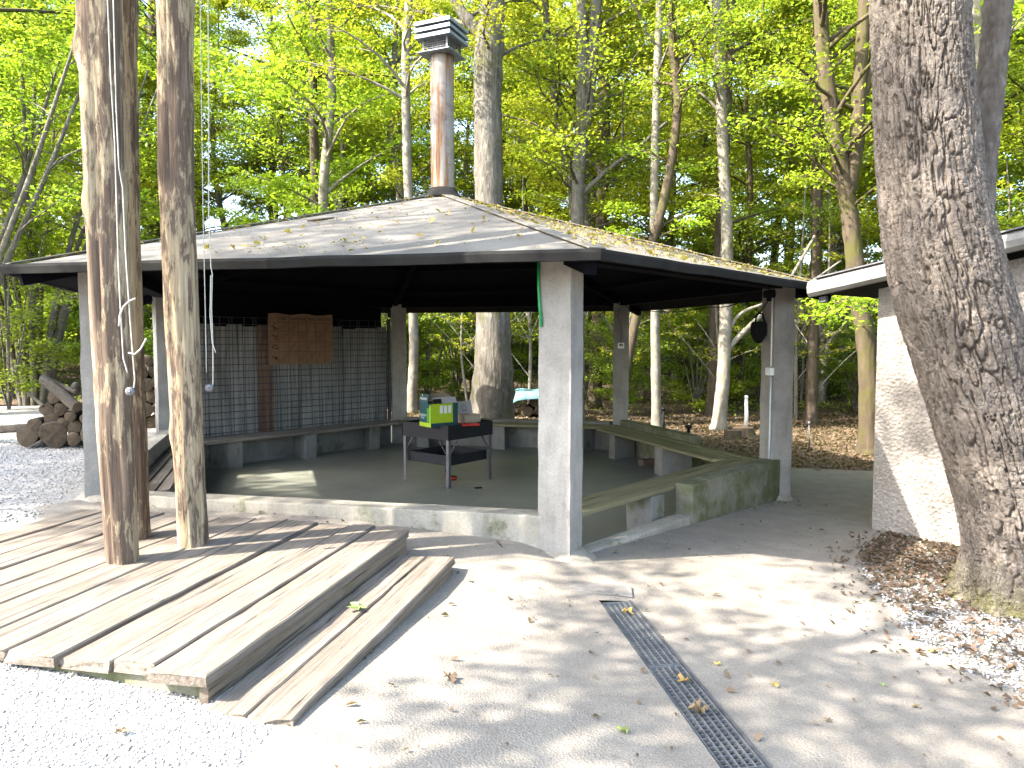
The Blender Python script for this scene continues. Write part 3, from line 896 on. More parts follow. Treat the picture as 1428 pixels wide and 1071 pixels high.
place_text("lettering", "drop", .04, RLo(.06, .118), RL, M['white'], carton)
bm = bmesh.new(); bbox_bm(bm, cb + BR @ Vector((-bwid / 2 - .001, .03, bhei * .84 + .055)), (.005, .22, .13), BR @ Matrix.Rotation(R(8), 3, 'Y')); finish(bm, "flap", M['teal'], carton)
place_text("lettering", "neuton", .062, cb + BR @ Vector((-bwid / 2 - .006, .03, .365)), RL, M['white'], carton)
bm = bmesh.new(); bbox_bm(bm, cb + BR @ Vector((-bwid / 2 - .008, .05, .405)), (.003, .02, .022), BR); finish(bm, "yellow_mark", M['yellow'], carton)
bm = bmesh.new(); bbox_bm(bm, cb + BR @ Vector((.02, -bdep / 2 + .03, bhei * .84 + .03)), (.34, .005, .10), BR @ Matrix.Rotation(R(-32), 3, 'X')); finish(bm, "flap", M['greyp'], carton)
bm = bmesh.new(); bbox_bm(bm, cb + BR @ Vector((.0, .06, bhei * .84 + .075)), (.34, .20, .012), BR @ Matrix.Rotation(R(14), 3, 'X') @ Matrix.Rotation(R(-6), 3, 'Y')); finish(bm, "torn_card", M['cardpale'], carton)
bm = bmesh.new(); bbox_bm(bm, cb + BR @ Vector((-.10, -bdep / 2 + .012, bhei * .84 + .025)), (.12, .004, .07), BR @ Matrix.Rotation(R(-20), 3, 'X')); finish(bm, "torn_flap", M['black'], carton)

# small open box of card beside it, red tray
sb = at(651, 589, 9.85); sb.z = TOPZ
SR = rotz(R(40))
kb = thing("open_cardboard_box", sb, "small open cardboard box with grey lid next to the printed carton", "box")
bm = bmesh.new()
for q, (sx, sy) in enumerate(((0, -1), (1, 0), (0, 1), (-1, 0))):
    bbox_bm(bm, sb + SR @ Vector((sx * .13, sy * .13, .06)), (.265 if sy else .006, .265 if sx else .006, .11), SR)
bbox_bm(bm, sb + Vector((0, 0, .006)), (.26, .26, .006), SR)
finish(bm, "tray", M['cardpale'], kb)
LR = SR @ Matrix.Rotation(R(-14), 3, 'X')
bm = bmesh.new(); bbox_bm(bm, sb + SR @ Vector((0, .07, .20)), (.27, .008, .17), LR); finish(bm, "lid", M['greyp'], kb)
bm = bmesh.new()
for k in range(18):
    a = k / 18 * 2 * PI; bbox_bm(bm, sb + SR @ Vector((0, .07, .20)) + LR @ Vector((math.cos(a) * .038, -.006, math.sin(a) * .038)), (.014, .002, .005), LR @ Matrix.Rotation(-a + PI / 2, 3, 'Y'))
bbox_bm(bm, sb + SR @ Vector((0, .07, .205)) + LR @ Vector((0, -.006, 0)), (.004, .002, .03), LR)
bbox_bm(bm, sb + SR @ Vector((0, .07, .205)) + LR @ Vector((0, -.006, -.055)), (.10, .002, .006), LR)
finish(bm, "clock_print", M['ink'], kb)
rt = at(655, 598, 9.45); rt.z = TOPZ + .006
tag(box("red_tray", rt + Vector((0, 0, .012)), (.24, .14, .03), M['redp'], None, rotz(R(20)), .008, origin=rt), "flat red plastic tray at the edge of the fire table", "tray")
rb = at(629, 668, 9.75); rb.z = FLOOR
bw_ = tube_obj("red_bowl", [rb + Vector((0, 0, z)) for z in (.002, .004, .03, .05, .05, .03)], [.02, .055, .075, .082, .074, .06], M['redp'], None, 18, origin=rb)
tag(bw_, "small red bowl on the floor under the fire table", "bowl")
bm = bmesh.new(); db = at(667, 677, 9.2); db.z = FLOOR + .008
bbox_bm(bm, db, (.09, .05, .015), rotz(.4), .005); tag(finish(bm, "charcoal_piece", M['black'], None, origin=db), "small black piece of charcoal on the pavilion floor", "charcoal")

# fittings on the posts ----------------------------------------------------------------
pB = HV(0, RP); pC = HV(1, RP); pD = HV(2, RP)
RB = rotz(R(PR[0])); RC = rotz(R(PR[1])); RD = rotz(R(PR[2]))
def onface(p, Rm, x, y, z): return p + Rm @ Vector((x, y, z))
# green strap at the top of post B on its left face (-y side in local axes -> normal 244 deg)
gs = [onface(pB, RB, -.128, -.137, 2.28), onface(pB, RB, -.126, -.14, 2.1), onface(pB, RB, -.117, -.14, 1.95), onface(pB, RB, -.10, -.139, 1.8)]
tag(tube_obj("green_strap", gs, [.012, .012, .013, .012], M['greenp'], None, 6, origin=gs[-1]), "green strap hanging from the eave down the front pillar", "strap")
# post C: conduit, junction box, black bag, cables
c0 = onface(pC, RC, -.147, -.10, 0)
cd = thing("conduit", (c0.x, c0.y, .02), "pale cable conduit with junction box running down the pillar beside the building", "conduit")
fx = lambda x, y, z: onface(pC, RC, x, y, z)
tube_obj("pipe", [fx(-.143, -.095, z) for z in (.03, .5, 1.0, 1.28)], .013, M['galv'], cd, 8)
tube_obj("pipe", [fx(-.143, -.095, z) for z in (1.40, 1.8, 2.27)], .010, M['white'], cd, 8)
box("junction_box", fx(-.16, -.095, 1.34), (.05, .12, .09), M['white'], cd, RC, .008)
hb = fx(-.24, .02, 1.82)
bag = thing("black_bag", hb, "small black bag hanging on the pillar beside the building", "bag")
bm = bmesh.new(); pr_ = [(-.085, .10), (.085, .10), (.095, -.05), (.02, -.15), (-.03, -.15), (-.10, -.03)]
Rb = rotz(R(20))
fr = [bm.verts.new(hb + Rb @ Vector((x, -.05 + random.uniform(-.008, .008), z))) for x, z in pr_]; bk = [bm.verts.new(hb + Rb @ Vector((x * .95, .05, z))) for x, z in pr_]
bm.faces.new(fr); bm.faces.new(bk[::-1])
for k in range(6): bm.faces.new((fr[k], bk[k], bk[(k + 1) % 6], fr[(k + 1) % 6]))
bmesh.ops.recalc_face_normals(bm, faces=bm.faces); bmesh.ops.bevel(bm, geom=list(bm.edges), offset=.015, segments=2, affect='EDGES')
finish(bm, "body", M['blackc'], bag)
tube_obj("handle", [hb + Rb @ Vector((x, 0, z)) for x, z in ((-.05, .09), (-.04, .16), (.0, .2), (.05, .19), (.08, .09))], .011, M['blackc'], bag, 6)
tube_obj("cord", [hb + Rb @ Vector((.01, 0, .2)), fx(-.15, .0, 2.15), fx(-.10, .02, 2.28)], .007, M['blackc'], bag, 6)
lb = fx(-.16, -.06, 2.24)
bm = bmesh.new(); bbox_bm(bm, lb, (.10, .14, .09), RC, .015); bbox_bm(bm, lb + Vector((0, 0, -.06)), (.05, .07, .05), RC, .01)
tag(finish(bm, "cable_box", M['blackc'], None, origin=lb), "black cable box under the eave on the pillar beside the building", "cable box")
# post D: socket and cable
so = onface(pD, RD, .0, -.142, 1.62)
sk = thing("wall_socket", so, "white socket box with cable on the far pillar in front of pale trunk", "socket")
box("box", so, (.11, .03, .10), M['white'], sk, RD, .008); box("cover", so + RD @ Vector((.0, -.017, .012)), (.06, .006, .04), M['dsteel'], sk, RD, .002)
tube_obj("cable", [so + Vector((0, -.0, .05)), so + RD @ Vector((.01, 0, .3)), so + RD @ Vector((-.06, 0, .5)), so + RD @ Vector((-.03, 0, .62)), so + RD @ Vector((.06, .0, .68))], .007, M['dsteel'], sk, 6)
cabs = [so + RD @ Vector((.06, 0, .68)), so + RD @ Vector((.35, -.3, .58)), at(990, 428, 10.6), at(1045, 415, 9.4), fx(-.16, .02, 2.2)]
ce = []
for k in range(len(cabs) - 1):
    for q in range(6): ce.append(cabs[k].lerp(cabs[k + 1], q / 6) - Vector((0, 0, .05 * math.sin(q / 6 * PI))))
tag(tube_obj("overhead_cable", ce, .007, M['blackc'], None, 6, origin=ce[0]), "thin black cable looping under the eave between two pillars", "cable")

# ------------------------------------------------------------------ platform and step
DK = Vector((-1.229, 2.886, 0)); du_ = Vector((.2117, .9773, 0)); dv_ = Vector((-.9773, .2117, 0))
DKA = math.atan2(du_.y, du_.x); DKM = rotz(DKA)                         # local x along the plank, local y to the left
deck = thing("wooden_platform", DK + Vector((0, 0, .10)), "low weathered wooden platform of long grey planks with a step", "platform")
def plank(name, u0, u1, v0, v1, z0, z1, mat, parent, seed, nseg=14, tilt=0.0):
    """worn plank: chamfered section swept along u with ragged edges and ends"""
    rg = random.Random(seed); bm = bmesh.new(); rows = []; w = v1 - v0; ch_ = .007
    mid = DK + du_ * ((u0 + u1) / 2) + dv_ * ((v0 + v1) / 2); mid.z = (z0 + z1) / 2
    hw, hz, L = w / 2, (z1 - z0) / 2, u1 - u0
    bow = rg.uniform(-.004, .004)
    for k in range(nseg + 1):
        f_ = k / nseg; x = (f_ - .5) * L
        e0 = rg.uniform(-.004, .004); e1 = rg.uniform(-.004, .004); zz = rg.uniform(-.0015, .0015) + bow * math.sin(f_ * PI)
        sec = [(-hw + e0, -hz), (hw + e1, -hz), (hw + e1, hz - ch_), (hw + e1 - ch_, hz), (hw * .33, hz + rg.uniform(-.0035, .001)), (-hw * .33, hz + rg.uniform(-.0035, .001)), (-hw + e0 + ch_, hz), (-hw + e0, hz - ch_)]
        row = []
        for y, z in sec:
            ex = 0
            if k in (0, nseg): ex = rg.uniform(-.014, .014) + (-.008 if k else .008) * (z > hz - .01)
            row.append(bm.verts.new((x + ex, y, z + zz + tilt * y)))
        rows.append(row)
    for k in range(nseg):
        for q in range(8): bm.faces.new((rows[k][q], rows[k + 1][q], rows[k + 1][(q + 1) % 8], rows[k][(q + 1) % 8]))
    bm.faces.new(rows[0]); bm.faces.new(rows[-1][::-1])
    bmesh.ops.recalc_face_normals(bm, faces=bm.faces)
    me = bpy.data.meshes.new(name); bm.to_mesh(me); bm.free(); me.materials.append(mat)
    o = link(name, me, parent, mid - wpos(parent)); o.rotation_euler = (0, 0, DKA)
    return o
ws = [.268, .19, .235, .25, .24, .26, .24, .25, .255, .24, .25]
gp = [.012, .014, .034, .012, .016, .02, .010, .018, .012, .014, .014]
v = 0.0
for k in range(11):
    far = 2.325 + [0, .09, .07, .12, .13, .10, .09, .12, .10, .08, .1][k]
    plank("plank", random.uniform(-.02, .03) + (.02 if k > 0 else 0), far + random.uniform(-.02, .02), v, v + ws[k], .292, .342 + random.uniform(-.004, .004), M['deck'], deck, 100 + k, tilt=random.uniform(-.02, .02))
    v += ws[k] + gp[k]
DW = v
plank("riser_board", .0, 2.30, .012, .047, .105, .289, M['decks'], deck, 300, 8)
plank("end_board", .035, .075, .05, DW - .05, .10, .289, M['mosswall'], deck, 301, 2)
plank("end_board", 2.28, 2.32, .05, DW - .05, .08, .289, M['decks'], deck, 302, 2)
for k in range(4): plank("joist", .15 + k * .66, .21 + k * .66, .06, DW - .06, .15, .29, M['decks'], deck, 310 + k, 2)
plank("step_plank", -.05, 2.13, -.195, -.006, .178, .222, M['deck'], deck, 320)
plank("step_plank", -.06, 2.15, -.395, -.205, .178, .223, M['deck'], deck, 321)
plank("step_riser", -.02, 2.12, -.382, -.345, .0, .177, M['decks'], deck, 322, 8)
plank("step_joist", .02, 2.08, -.12, -.06, .05, .176, M['decks'], deck, 323, 3)

# poles --------------------------------------------------------------------------------
def pole(base, top, w, d_, label, seed, rot, sq=3.2, knobs=()):
    base = Vector(base); top = Vector(top)
    n, s = 110, 40
    a = np.arange(s) / s * 2 * PI
    f_ = np.linspace(0, 1, n)
    A, F_ = np.meshgrid(a, f_)
    ca, sa = np.cos(A), np.sin(A)
    rad = 1.0 / (np.abs(ca) ** sq + np.abs(sa) ** sq) ** (1 / sq)
    H = (top - base).length
    Z = F_ * H
    wob = 1 + .16 * (fbm(A / (2 * PI) * 5 + seed, Z * .8, seed, 0, 3) - .5)
    nz = fbm(A / (2 * PI) * 34, Z * 1.2, seed + 3, 34, 3) - .5
    fine = fbm(A / (2 * PI) * 80, Z * 3.0, seed + 9, 80, 2) - .5
    crack = -np.exp(-((np.mod(A - 4.3 - .10 * np.sin(Z * 1.7 + seed), 2 * PI) - .02) / .035) ** 2) * .02
    crack2 = -np.exp(-((np.mod(A - 5.1 - .12 * np.sin(Z * 1.1 + seed * 2), 2 * PI) - .02) / .03) ** 2) * .012 * (vnoise(Z * .9, Z * 0, seed) > .45)
    taper = 1 + (.55 if seed == 4 else .36 if seed == 15 else .1) * F_
    X = ca * rad * w / 2 * wob * taper; Y = sa * rad * d_ / 2 * wob * taper
    nrm = .030 * nz + .009 * fine + crack + crack2
    for kz, kang, kr in knobs:
        nrm = nrm + kr * np.exp(-((Z - kz) / .09) ** 2 - ((np.angle(np.exp(1j * (A - kang)))) / .5) ** 2)
    X = X + ca * nrm; Y = Y + sa * nrm
    c, s_ = math.cos(rot), math.sin(rot)
    bend = .02 * np.sin(F_ * 5 + seed)
    ax_ = (top - base)
    PX = F_ * ax_.x + X * c - Y * s_ + bend; PY = F_ * ax_.y + X * s_ + Y * c; PZ = F_ * ax_.z
    V = np.stack([PX, PY, PZ], -1).reshape(-1, 3)
    i, j = np.meshgrid(np.arange(n - 1), np.arange(s), indexing='ij'); j2 = (j + 1) % s
    Q = np.stack([i * s + j, i * s + j2, (i + 1) * s + j2, (i + 1) * s + j], -1).reshape(-1, 4)
    me = np_mesh("wooden_pole", V, [Q, (np.arange(s) + (n - 1) * s)[None, :]], [M['pole']], True)
    o = link("wooden_pole", me, None, base)
    return tag(o, label, "pole", "upright wooden poles on the platform")
def ext(b, t, z):       # extend the line b->t up to height z
    k = (z - b.z) / (t.z - b.z); return b + (t - b) * k
b1 = at(177, 788, 4.43); b1.z = .1; t1 = ext(at(177, 788, 4.43), at(134, 0, 4.43), 5.3)
p1 = pole(b1, t1, .168, .18, "thick peeled wooden pole with two white cords and a pulley on its face", 4, R(12), 3.0, ((3.3, 3.4, .03), (2.4, 3.6, .02)))
b2 = at(184, 752, 4.98); b2.z = .1; t2 = ext(at(184, 752, 4.98), at(163, 0, 4.98), 5.3)
p2 = pole(b2, t2, .22, .215, "darker brown wooden pole standing close behind the thick peeled pole", 9, R(20), 2.6)
b3 = at(268, 766, 4.80); b3.z = .1; t3 = ext(at(268, 766, 4.80), at(244, 0, 4.80), 5.3)
p3 = pole(b3, t3, .168, .17, "slimmer wooden pole standing alone with a pulley on its right side", 15, R(10), 2.8, ((.98, 3.2, .02),))

def cord(name, pts, depth, r, label, extra=None):
    P = [at(px, py, depth) for px, py in pts]
    # resample with a little slack
    Q = []
    for k in range(len(P) - 1):
        for q in range(5): Q.append(P[k].lerp(P[k + 1], q / 5))
    Q.append(P[-1])
    top = Q[0] + (Q[0] - Q[4]) * 2.5
    if pts[0][1] <= 0: Q = [top] + Q
    o = tube_obj(name, Q, r, M['rope'], None, 6, origin=Q[-1])
    return tag(o, label, "rope")
def surf(base, top, half, z):
    k = (z - base.z) / (top.z - base.z); return (base + (top - base) * k).y - half
cord("white_rope", [(150, 0), (154, 100), (160, 200), (163, 300), (165, 370), (168, 430), (172, 500), (178, 520)], 4.295, .0034, "white cord running down the thick pole, ending in a loose tail")
cord("white_rope", [(158, 0), (162, 150), (166, 235), (171, 262), (175, 350), (181, 440), (188, 530), (186, 545)], 4.292, .0034, "white cord running down the thick pole to its pulley")
cord("white_strap", [(166, 455), (167, 440), (172, 428), (180, 420), (189, 416)], 4.285, .0048, "curved white cable tie higher on the thick pole")
cord("white_strap", [(179, 492), (188, 494), (196, 487), (204, 472)], 4.285, .0048, "curved white cable tie lower on the thick pole")
cord("white_rope", [(279, 0), (281, 150), (283, 290), (286, 420), (288, 520)], 4.70, .0027, "thin cord lying along the right edge of the slim pole")
cord("white_rope", [(290, 0), (291, 150), (291, 300), (294, 372), (296, 382), (295, 430), (297, 480), (297, 535), (294, 546)], 4.66, .0033, "white cord hanging clear of the slim pole down to its pulley")
cord("white_rope", [(294, 384), (293, 440), (296, 478), (301, 492)], 4.655, .0033, "short knotted cord tail hanging beside the slim pole")
def pulley(px, py, depth, label):
    p = at(px, py, depth); t_ = thing("pulley", p, label, "pulley", "pulleys on the wooden poles")
    v0 = Vector((.25, -1, 0)).normalized()
    tube_obj("wheel", [p - v0 * .012, p - v0 * .010, p, p + v0 * .010, p + v0 * .012], [.012, .027, .024, .027, .012], M['dsteel'], t_, 18)
    tube_obj("pin", [p - v0 * .02, p + v0 * .02], .006, M['dsteel'], t_, 8)
pulley(182, 546, 4.275, "small round pulley screwed to the thick peeled pole")
pulley(292, 541, 4.655, "small round pulley screwed to the slim pole")

# ------------------------------------------------------------------ building on the right
W0 = Vector((3.57, 7.17, 0)); wd = Vector((.6, -.8, 0)); wnr = Vector((-.8, -.6, 0)); WA = math.atan2(wd.y, wd.x)
bld = thing("plastered_building", (W0.x, W0.y, -.2), "small building with rough white plastered wall and pale roof edge behind the oak", "building")
def ztop(s): return 2.12 + .159 * (s + .5)
def wall_piece(s0, s1, z0, z1, th=.3, inset=0.0, mat=None, name="wall", parent=None, slope=False):
    bm = bmesh.new(); vs = []
    for q, (s_, dd) in enumerate(((s0, 0), (s1, 0), (s1, th), (s0, th))):
        p = W0 + wd * s_ - wnr * (dd + inset); vs.append((bm.verts.new(p + Vector((0, 0, z0))), bm.verts.new(p + Vector((0, 0, z1 if not slope else ztop(s_) + z1)))))
    for q in range(4): bm.faces.new((vs[q][0], vs[(q + 1) % 4][0], vs[(q + 1) % 4][1], vs[q][1]))
    bm.faces.new([q[0] for q in vs][::-1]); bm.faces.new([q[1] for q in vs])
    bmesh.ops.recalc_face_normals(bm, faces=bm.faces)
    return finish(bm, name, mat or M['plaster'], parent or bld)
wall_piece(0, 1.16, -.4, 0, slope=True)
wall_piece(1.16, 2.16, -.4, .95)
wall_piece(1.16, 2.16, 1.86, 0, slope=True)
wall_piece(2.16, 4.4, -.4, 0, slope=True)
# side wall going back
sw = bmesh.new(); bbox_bm(sw, W0 - wnr * 2.65 + wd * .15 + Vector((0, 0, .85)), (.3, 4.7, 2.5), rotz(WA)); finish(sw, "wall", M['plaster'], bld)
win = wall_piece(1.16, 2.16, .95, 1.86, .02, .16, M['glass'], "window")
for s0, s1, z0, z1 in ((1.162, 1.215, .952, 1.858), (2.105, 2.158, .952, 1.858), (1.217, 2.103, .952, 1.0), (1.217, 2.103, 1.81, 1.858), (1.64, 1.68, 1.002, 1.808)):
    wall_piece(s0, s1, z0, z1, .05, .03, M['redpaint'], "window_frame", win)
for k in range(4): wall_piece(1.217, 2.103, 1.15 + k * .16, 1.162 + k * .16, .012, .01, M['redpaint'], "window_bar", win)
# roof slab and verge trim
slope = math.atan(.159); vx = (wd + Vector((0, 0, .159))).normalized(); Rv = axes(vx)
def vp(s_, out, dz): return W0 + wd * s_ + wnr * out + Vector((0, 0, ztop(s_) + dz))
bm = bmesh.new(); mid = vp(2.0, -2.3, .10)
bbox_bm(bm, mid, (5.2, 5.1, .07), Rv)
brf = finish(bm, "roof", M['fascia'], bld)
bm = bmesh.new(); L = 5.3; rows = []
prof = [(.0, .085), (.055, .085), (.085, .06), (.095, .01), (.085, -.045), (.055, -.075), (.015, -.08), (.0, -.07)]
for k in range(25):
    s_ = -.55 + k * .22
    c = vp(s_, .255, .10)
    rows.append([bm.verts.new(c + wnr * (o_ + random.uniform(-.001, .001)) + Vector((0, 0, z_ + random.uniform(-.0015, .0015)))) for o_, z_ in prof])
for k in range(24):
    for q in range(8): bm.faces.new((rows[k][q], rows[k + 1][q], rows[k + 1][(q + 1) % 8], rows[k][(q + 1) % 8]))
bm.faces.new(rows[0]); bm.faces.new(rows[-1][::-1]); bmesh.ops.recalc_face_normals(bm, faces=bm.faces)
finish(bm, "verge_trim", M['trim'], brf, smooth=False)
bm = bmesh.new(); bbox_bm(bm, vp(2.1, .29, .195), (5.2, .12, .012), Rv); finish(bm, "verge_flashing", M['dsteel'], brf)
bm = bmesh.new(); bbox_bm(bm, vp(-.44, .22, -.02), (.07, .06, .06), Rv, .004); finish(bm, "bracket", M['dsteel'], brf)

# ------------------------------------------------------------------ drain
dr = thing("drain_channel", (DR0.x, DR0.y, gz(DR0.x, DR0.y)), "long galvanised drain grating set in the asphalt", "drain")
dz0 = lambda t_: gz(*(DR0.lerp(DR1, t_))) ; DL = (DR1 - DR0).length
da = math.atan2(du.y, du.x); dsl = math.atan2(dz0(1) - dz0(0), DL)
Rd = axes(Vector((du.x, du.y, math.tan(dsl))))
def dp(t_, off, dz): p = DR0 + du * t_ + dv * off; return Vector((p.x, p.y, dz0(t_ / DL) + dz))
bm = bmesh.new()
bbox_bm(bm, dp(DL / 2, 0, -.13), (DL, .24, .01), Rd)
for s_ in (-1, 1): bbox_bm(bm, dp(DL / 2, s_ * (DRW + .006), -.07), (DL + .02, .012, .13), Rd)
for t_ in (0, DL): bbox_bm(bm, dp(t_, 0, -.07), (.012, .22, .13), Rd)
finish(bm, "channel", M['mudshade'], dr)
for s_ in (-1, 1):
    bm = bmesh.new(); bbox_bm(bm, dp(DL / 2, s_ * (DRW - .004), -.003), (DL, .012, .02), Rd, .001); finish(bm, "edge_angle", M['dsteel'], dr)
seg = .92; t_ = .015
while t_ < DL - .1:
    t1_ = min(t_ + seg, DL - .01); bm = bmesh.new(); gw = DRW - .018
    for k in range(6): bbox_bm(bm, dp((t_ + t1_) / 2, -gw + k * gw * 2 / 5, -.012), (t1_ - t_ - .012, .0045, .026), Rd)
    m_ = int((t1_ - t_) / .034)
    for k in range(m_ + 1): bbox_bm(bm, dp(t_ + .008 + k * (t1_ - t_ - .016) / m_, 0, -.010), (.003 if 0 < k < m_ else .006, gw * 2, .015 if 0 < k < m_ else .028), Rd)
    finish(bm, "grate", M['grate'], dr); t_ = t1_
bm = bmesh.new(); pp = Vector((.60, 4.86, 0)); pp.z = gz(pp.x, pp.y) + .012
bbox_bm(bm, pp, (.42, .20, .012), axes(Vector((1, -.12, -.07))), .003)
tag(finish(bm, "steel_plate", M['dustplate'], None, origin=pp), "thin dusty steel cover plate at the end of the drain grating", "plate")

# ------------------------------------------------------------------ logs
def log_mesh(seed, r=1.0, L=1.0):
    """log along +x, front end at x=0; unit radius 1 and length 1"""
    rg = np.random.default_rng(seed); n, s = 9, 22; a = np.arange(s) / s * 2 * PI
    prof = 1 + .10 * np.sin(a * 2 + rg.random() * 6) * rg.random() + .06 * np.sin(a * 3 + rg.random() * 6)
    X = np.linspace(0, 1, n); V = []
    for k in range(n):
        rr = prof * (1 + .02 * rg.standard_normal(s)) * (1 - .08 * X[k])
        V.append(np.stack([np.full(s, X[k]), np.cos(a) * rr, np.sin(a) * rr], -1))
    V = np.concatenate(V); i, j = np.meshgrid(np.arange(n - 1), np.arange(s), indexing='ij'); j2 = (j + 1) % s
    Q = np.stack([i * s + j, i * s + j2, (i + 1) * s + j2, (i + 1) * s + j], -1).reshape(-1, 4)
    me = np_mesh("log", V, [Q, (np.arange(s) + (n - 1) * s)[None, :]], [M['bark_log']], True)
    cap = V[:s].copy() * np.array([1, .90, .90]); cap[:, 0] = -.004
    back = V[:s].copy(); back[:, 0] = .0
    ce = np_mesh("cut_end", np.concatenate([cap, V[:s]]), [np.arange(s)[None, ::-1], np.stack([np.arange(s), (np.arange(s) + 1) % s, s + (np.arange(s) + 1) % s, s + np.arange(s)], -1)], [M['cut']], False)
    return me, ce
LOGM = [log_mesh(40 + k) for k in range(6)]
def log(p, dirv, r, L, label, group, k):
    me, ce = LOGM[k % 6]
    o = link("log", me, None, p); c = link("cut_end", ce, o)
    o.rotation_euler = Vector(dirv).to_track_quat('X', 'Z').to_euler(); o.scale = (L, r, r)
    return tag(o, label, "log", group)
LD = Vector((-.42, .9, 0.02))
specs = [(38, 607, 15), (75, 606, 18.5), (103, 613, 9), (48, 592, 9.5), (73, 585, 9.5), (87, 590, 7.5), (103, 596, 10.5), (65, 572, 9.5), (84, 571, 9), (98, 581, 7.5), (102, 547, 6.5), (76, 554, 9),
         (124, 606, 12), (121, 585, 9), (122, 566, 9),
         (196, 592, 11), (216, 590, 12), (204, 572, 10), (222, 570, 9), (196, 556, 9), (214, 552, 10), (206, 536, 9), (221, 533, 9), (198, 522, 8), (214, 517, 8), (206, 503, 7)]
for k, (px, py, r_) in enumerate(specs):
    yy = (9.35 if px < 150 else 11.5) + random.uniform(-.06, .10); p = at(px, py, yy); r = r_ * yy / FPX * .97
    if k in (0, 1): lab, gr = ("widest log of the pile, round sawn end resting on the gravel" if k == 1 else "thick log at the pile's end, lying on the gravel beside the widest log"), None
    elif px < 150: lab, gr = "sawn log with bark in the heap at the gravel's edge, left of the pavilion pillar", "logs in the open end of the woodpile"
    else: lab, gr = "sawn log of the woodpile hidden mostly behind the pillar and wooden poles", "logs behind the wooden poles"
    log(p, LD + Vector((random.uniform(-.12, .12), 0, random.uniform(-.05, .05))), r, random.uniform(.85, 1.15), lab, gr, k)
pa, pb = at(108, 568, 9.1), at(70, 536, 9.35)
log(pa, pb - pa, .07, (pb - pa).length * 1.25, "pale barked log lying slanted across the top of the heap", None, 2)
pa, pb = at(106, 547, 9.2), at(74, 532, 9.5)
log(pa, pb - pa, .03, (pb - pa).length * 1.3, "thin branch lying on top of the log heap", None, 3)
pa, pb = at(60, 566, 9.2), at(44, 552, 9.4)
log(pa, pb - pa, .022, .45, "short thin branch sticking out of the log heap", None, 4)
pa, pb = at(45, 596, 9.5), at(-20, 600, 9.9)
log(pa, pb - pa, .055, 1.3, "long thin log lying on the gravel behind the heap's end", None, 5)

# far woodpile under a tarp, behind the pavilion
fw = at(742, 580, 16.2)
for k, (dx, z, r) in enumerate(((-.1, .12, .12), (.22, .13, .13), (.5, .12, .12), (.05, .36, .12), (.36, .38, .14), (.62, .34, .11), (-.9, .12, .13), (-.75, .3, .11))):
    gy = fw.y + random.uniform(-.05, .05); log(Vector((fw.x + dx, gy, gz(fw.x, gy) + z)), (.1, 1, 0), r, .9, "sawn log in the small pile under the teal tarp behind the pavilion", "logs under the teal tarp", k)
n_ = 14; Vt = []; tb_ = Vector((fw.x + .2, fw.y + .35, gz(fw.x, fw.y) + .02))
for i in range(n_ + 1):
    for j in range(n_ + 1):
        x = (i / n_ - .5) * 1.5; y = (j / n_ - .5) * 1.1
        z = .56 - .35 * max(0, abs(x) - .5) ** 1.2 * 2 - .5 * max(0, abs(y) - .38) * 2 + .05 * (fbm(np.array([x * 4 + 9]), np.array([y * 4 + 9]), 5)[0] - .5) * 2
        Vt.append((x, y, z))
Ft = [(i * (n_ + 1) + j, (i + 1) * (n_ + 1) + j, (i + 1) * (n_ + 1) + j + 1, i * (n_ + 1) + j + 1) for i in range(n_) for j in range(n_)]
to = link("tarp", np_mesh("tarp", Vt, Ft, [M['tarp']], True), None, tb_); sm = to.modifiers.new("thickness", 'SOLIDIFY'); sm.thickness = .006
tag(to, "crumpled pale teal tarp draped over the small woodpile behind the pavilion", "tarp")

# clearing: stakes, stumps
def stake(px, py, y, h, r, mat, label):
    p = at(px, py, y); p.z = gz(p.x, p.y) - .05
    hw_ = .95 if mat is M['white'] else 2.0
    s_ = thing("garden_stake", p, label, "stake")
    tube_obj("rod", [p, p + Vector((.01, 0, h * .5)), p + Vector((.0, .01, h))], [r, r * .95, r * .85], mat, s_, 7)
    tube_obj("head", [p + Vector((0, 0, h - .01)), p + Vector((0, 0, h)), p + Vector((0, 0, h + .035)), p + Vector((0, 0, h + .05))], [r, r * hw_, r * hw_ * .95, r * .5], mat, s_, 8)
stake(925, 590, 14.5, .55, .025, M['black'], "dark garden stake with round head beyond the four-board bench")
stake(960, 615, 12.6, .42, .035, M['black'], "short dark stake beyond the corner of the low wall")
stake(1128, 615, 12.5, .5, .012, M['dsteel'], "thin rusty rod standing in the leaf litter")
stake(1040, 590, 15.6, .72, .045, M['white'], "whitish upright stake beside the pale beech in the clearing")
for px, py, y, r, lab in ((1022, 606, 14.0, .16, "small dark tree stump in the leaf litter"), (1037, 603, 14.4, .2, "wider dark tree stump next to the small stump")):
    p = at(px, py, y); p.z = gz(p.x, p.y) - .03
    V, Q = tube([p, p + Vector((0, 0, .06)), p + Vector((0, 0, .2))], [r * 1.5, r * 1.15, r], 14, noise=.06, rng=RNG)
    V = V - np.array(p); s_ = link("tree_stump", np_mesh("tree_stump", V, [Q], [M['bark_dark']], True), None, p)
    tag(s_, lab, "stump"); c = link("cut_top", np_mesh("cut_top", V[-14:] , [np.arange(14)[None, :]], [M['cut']]), s_)

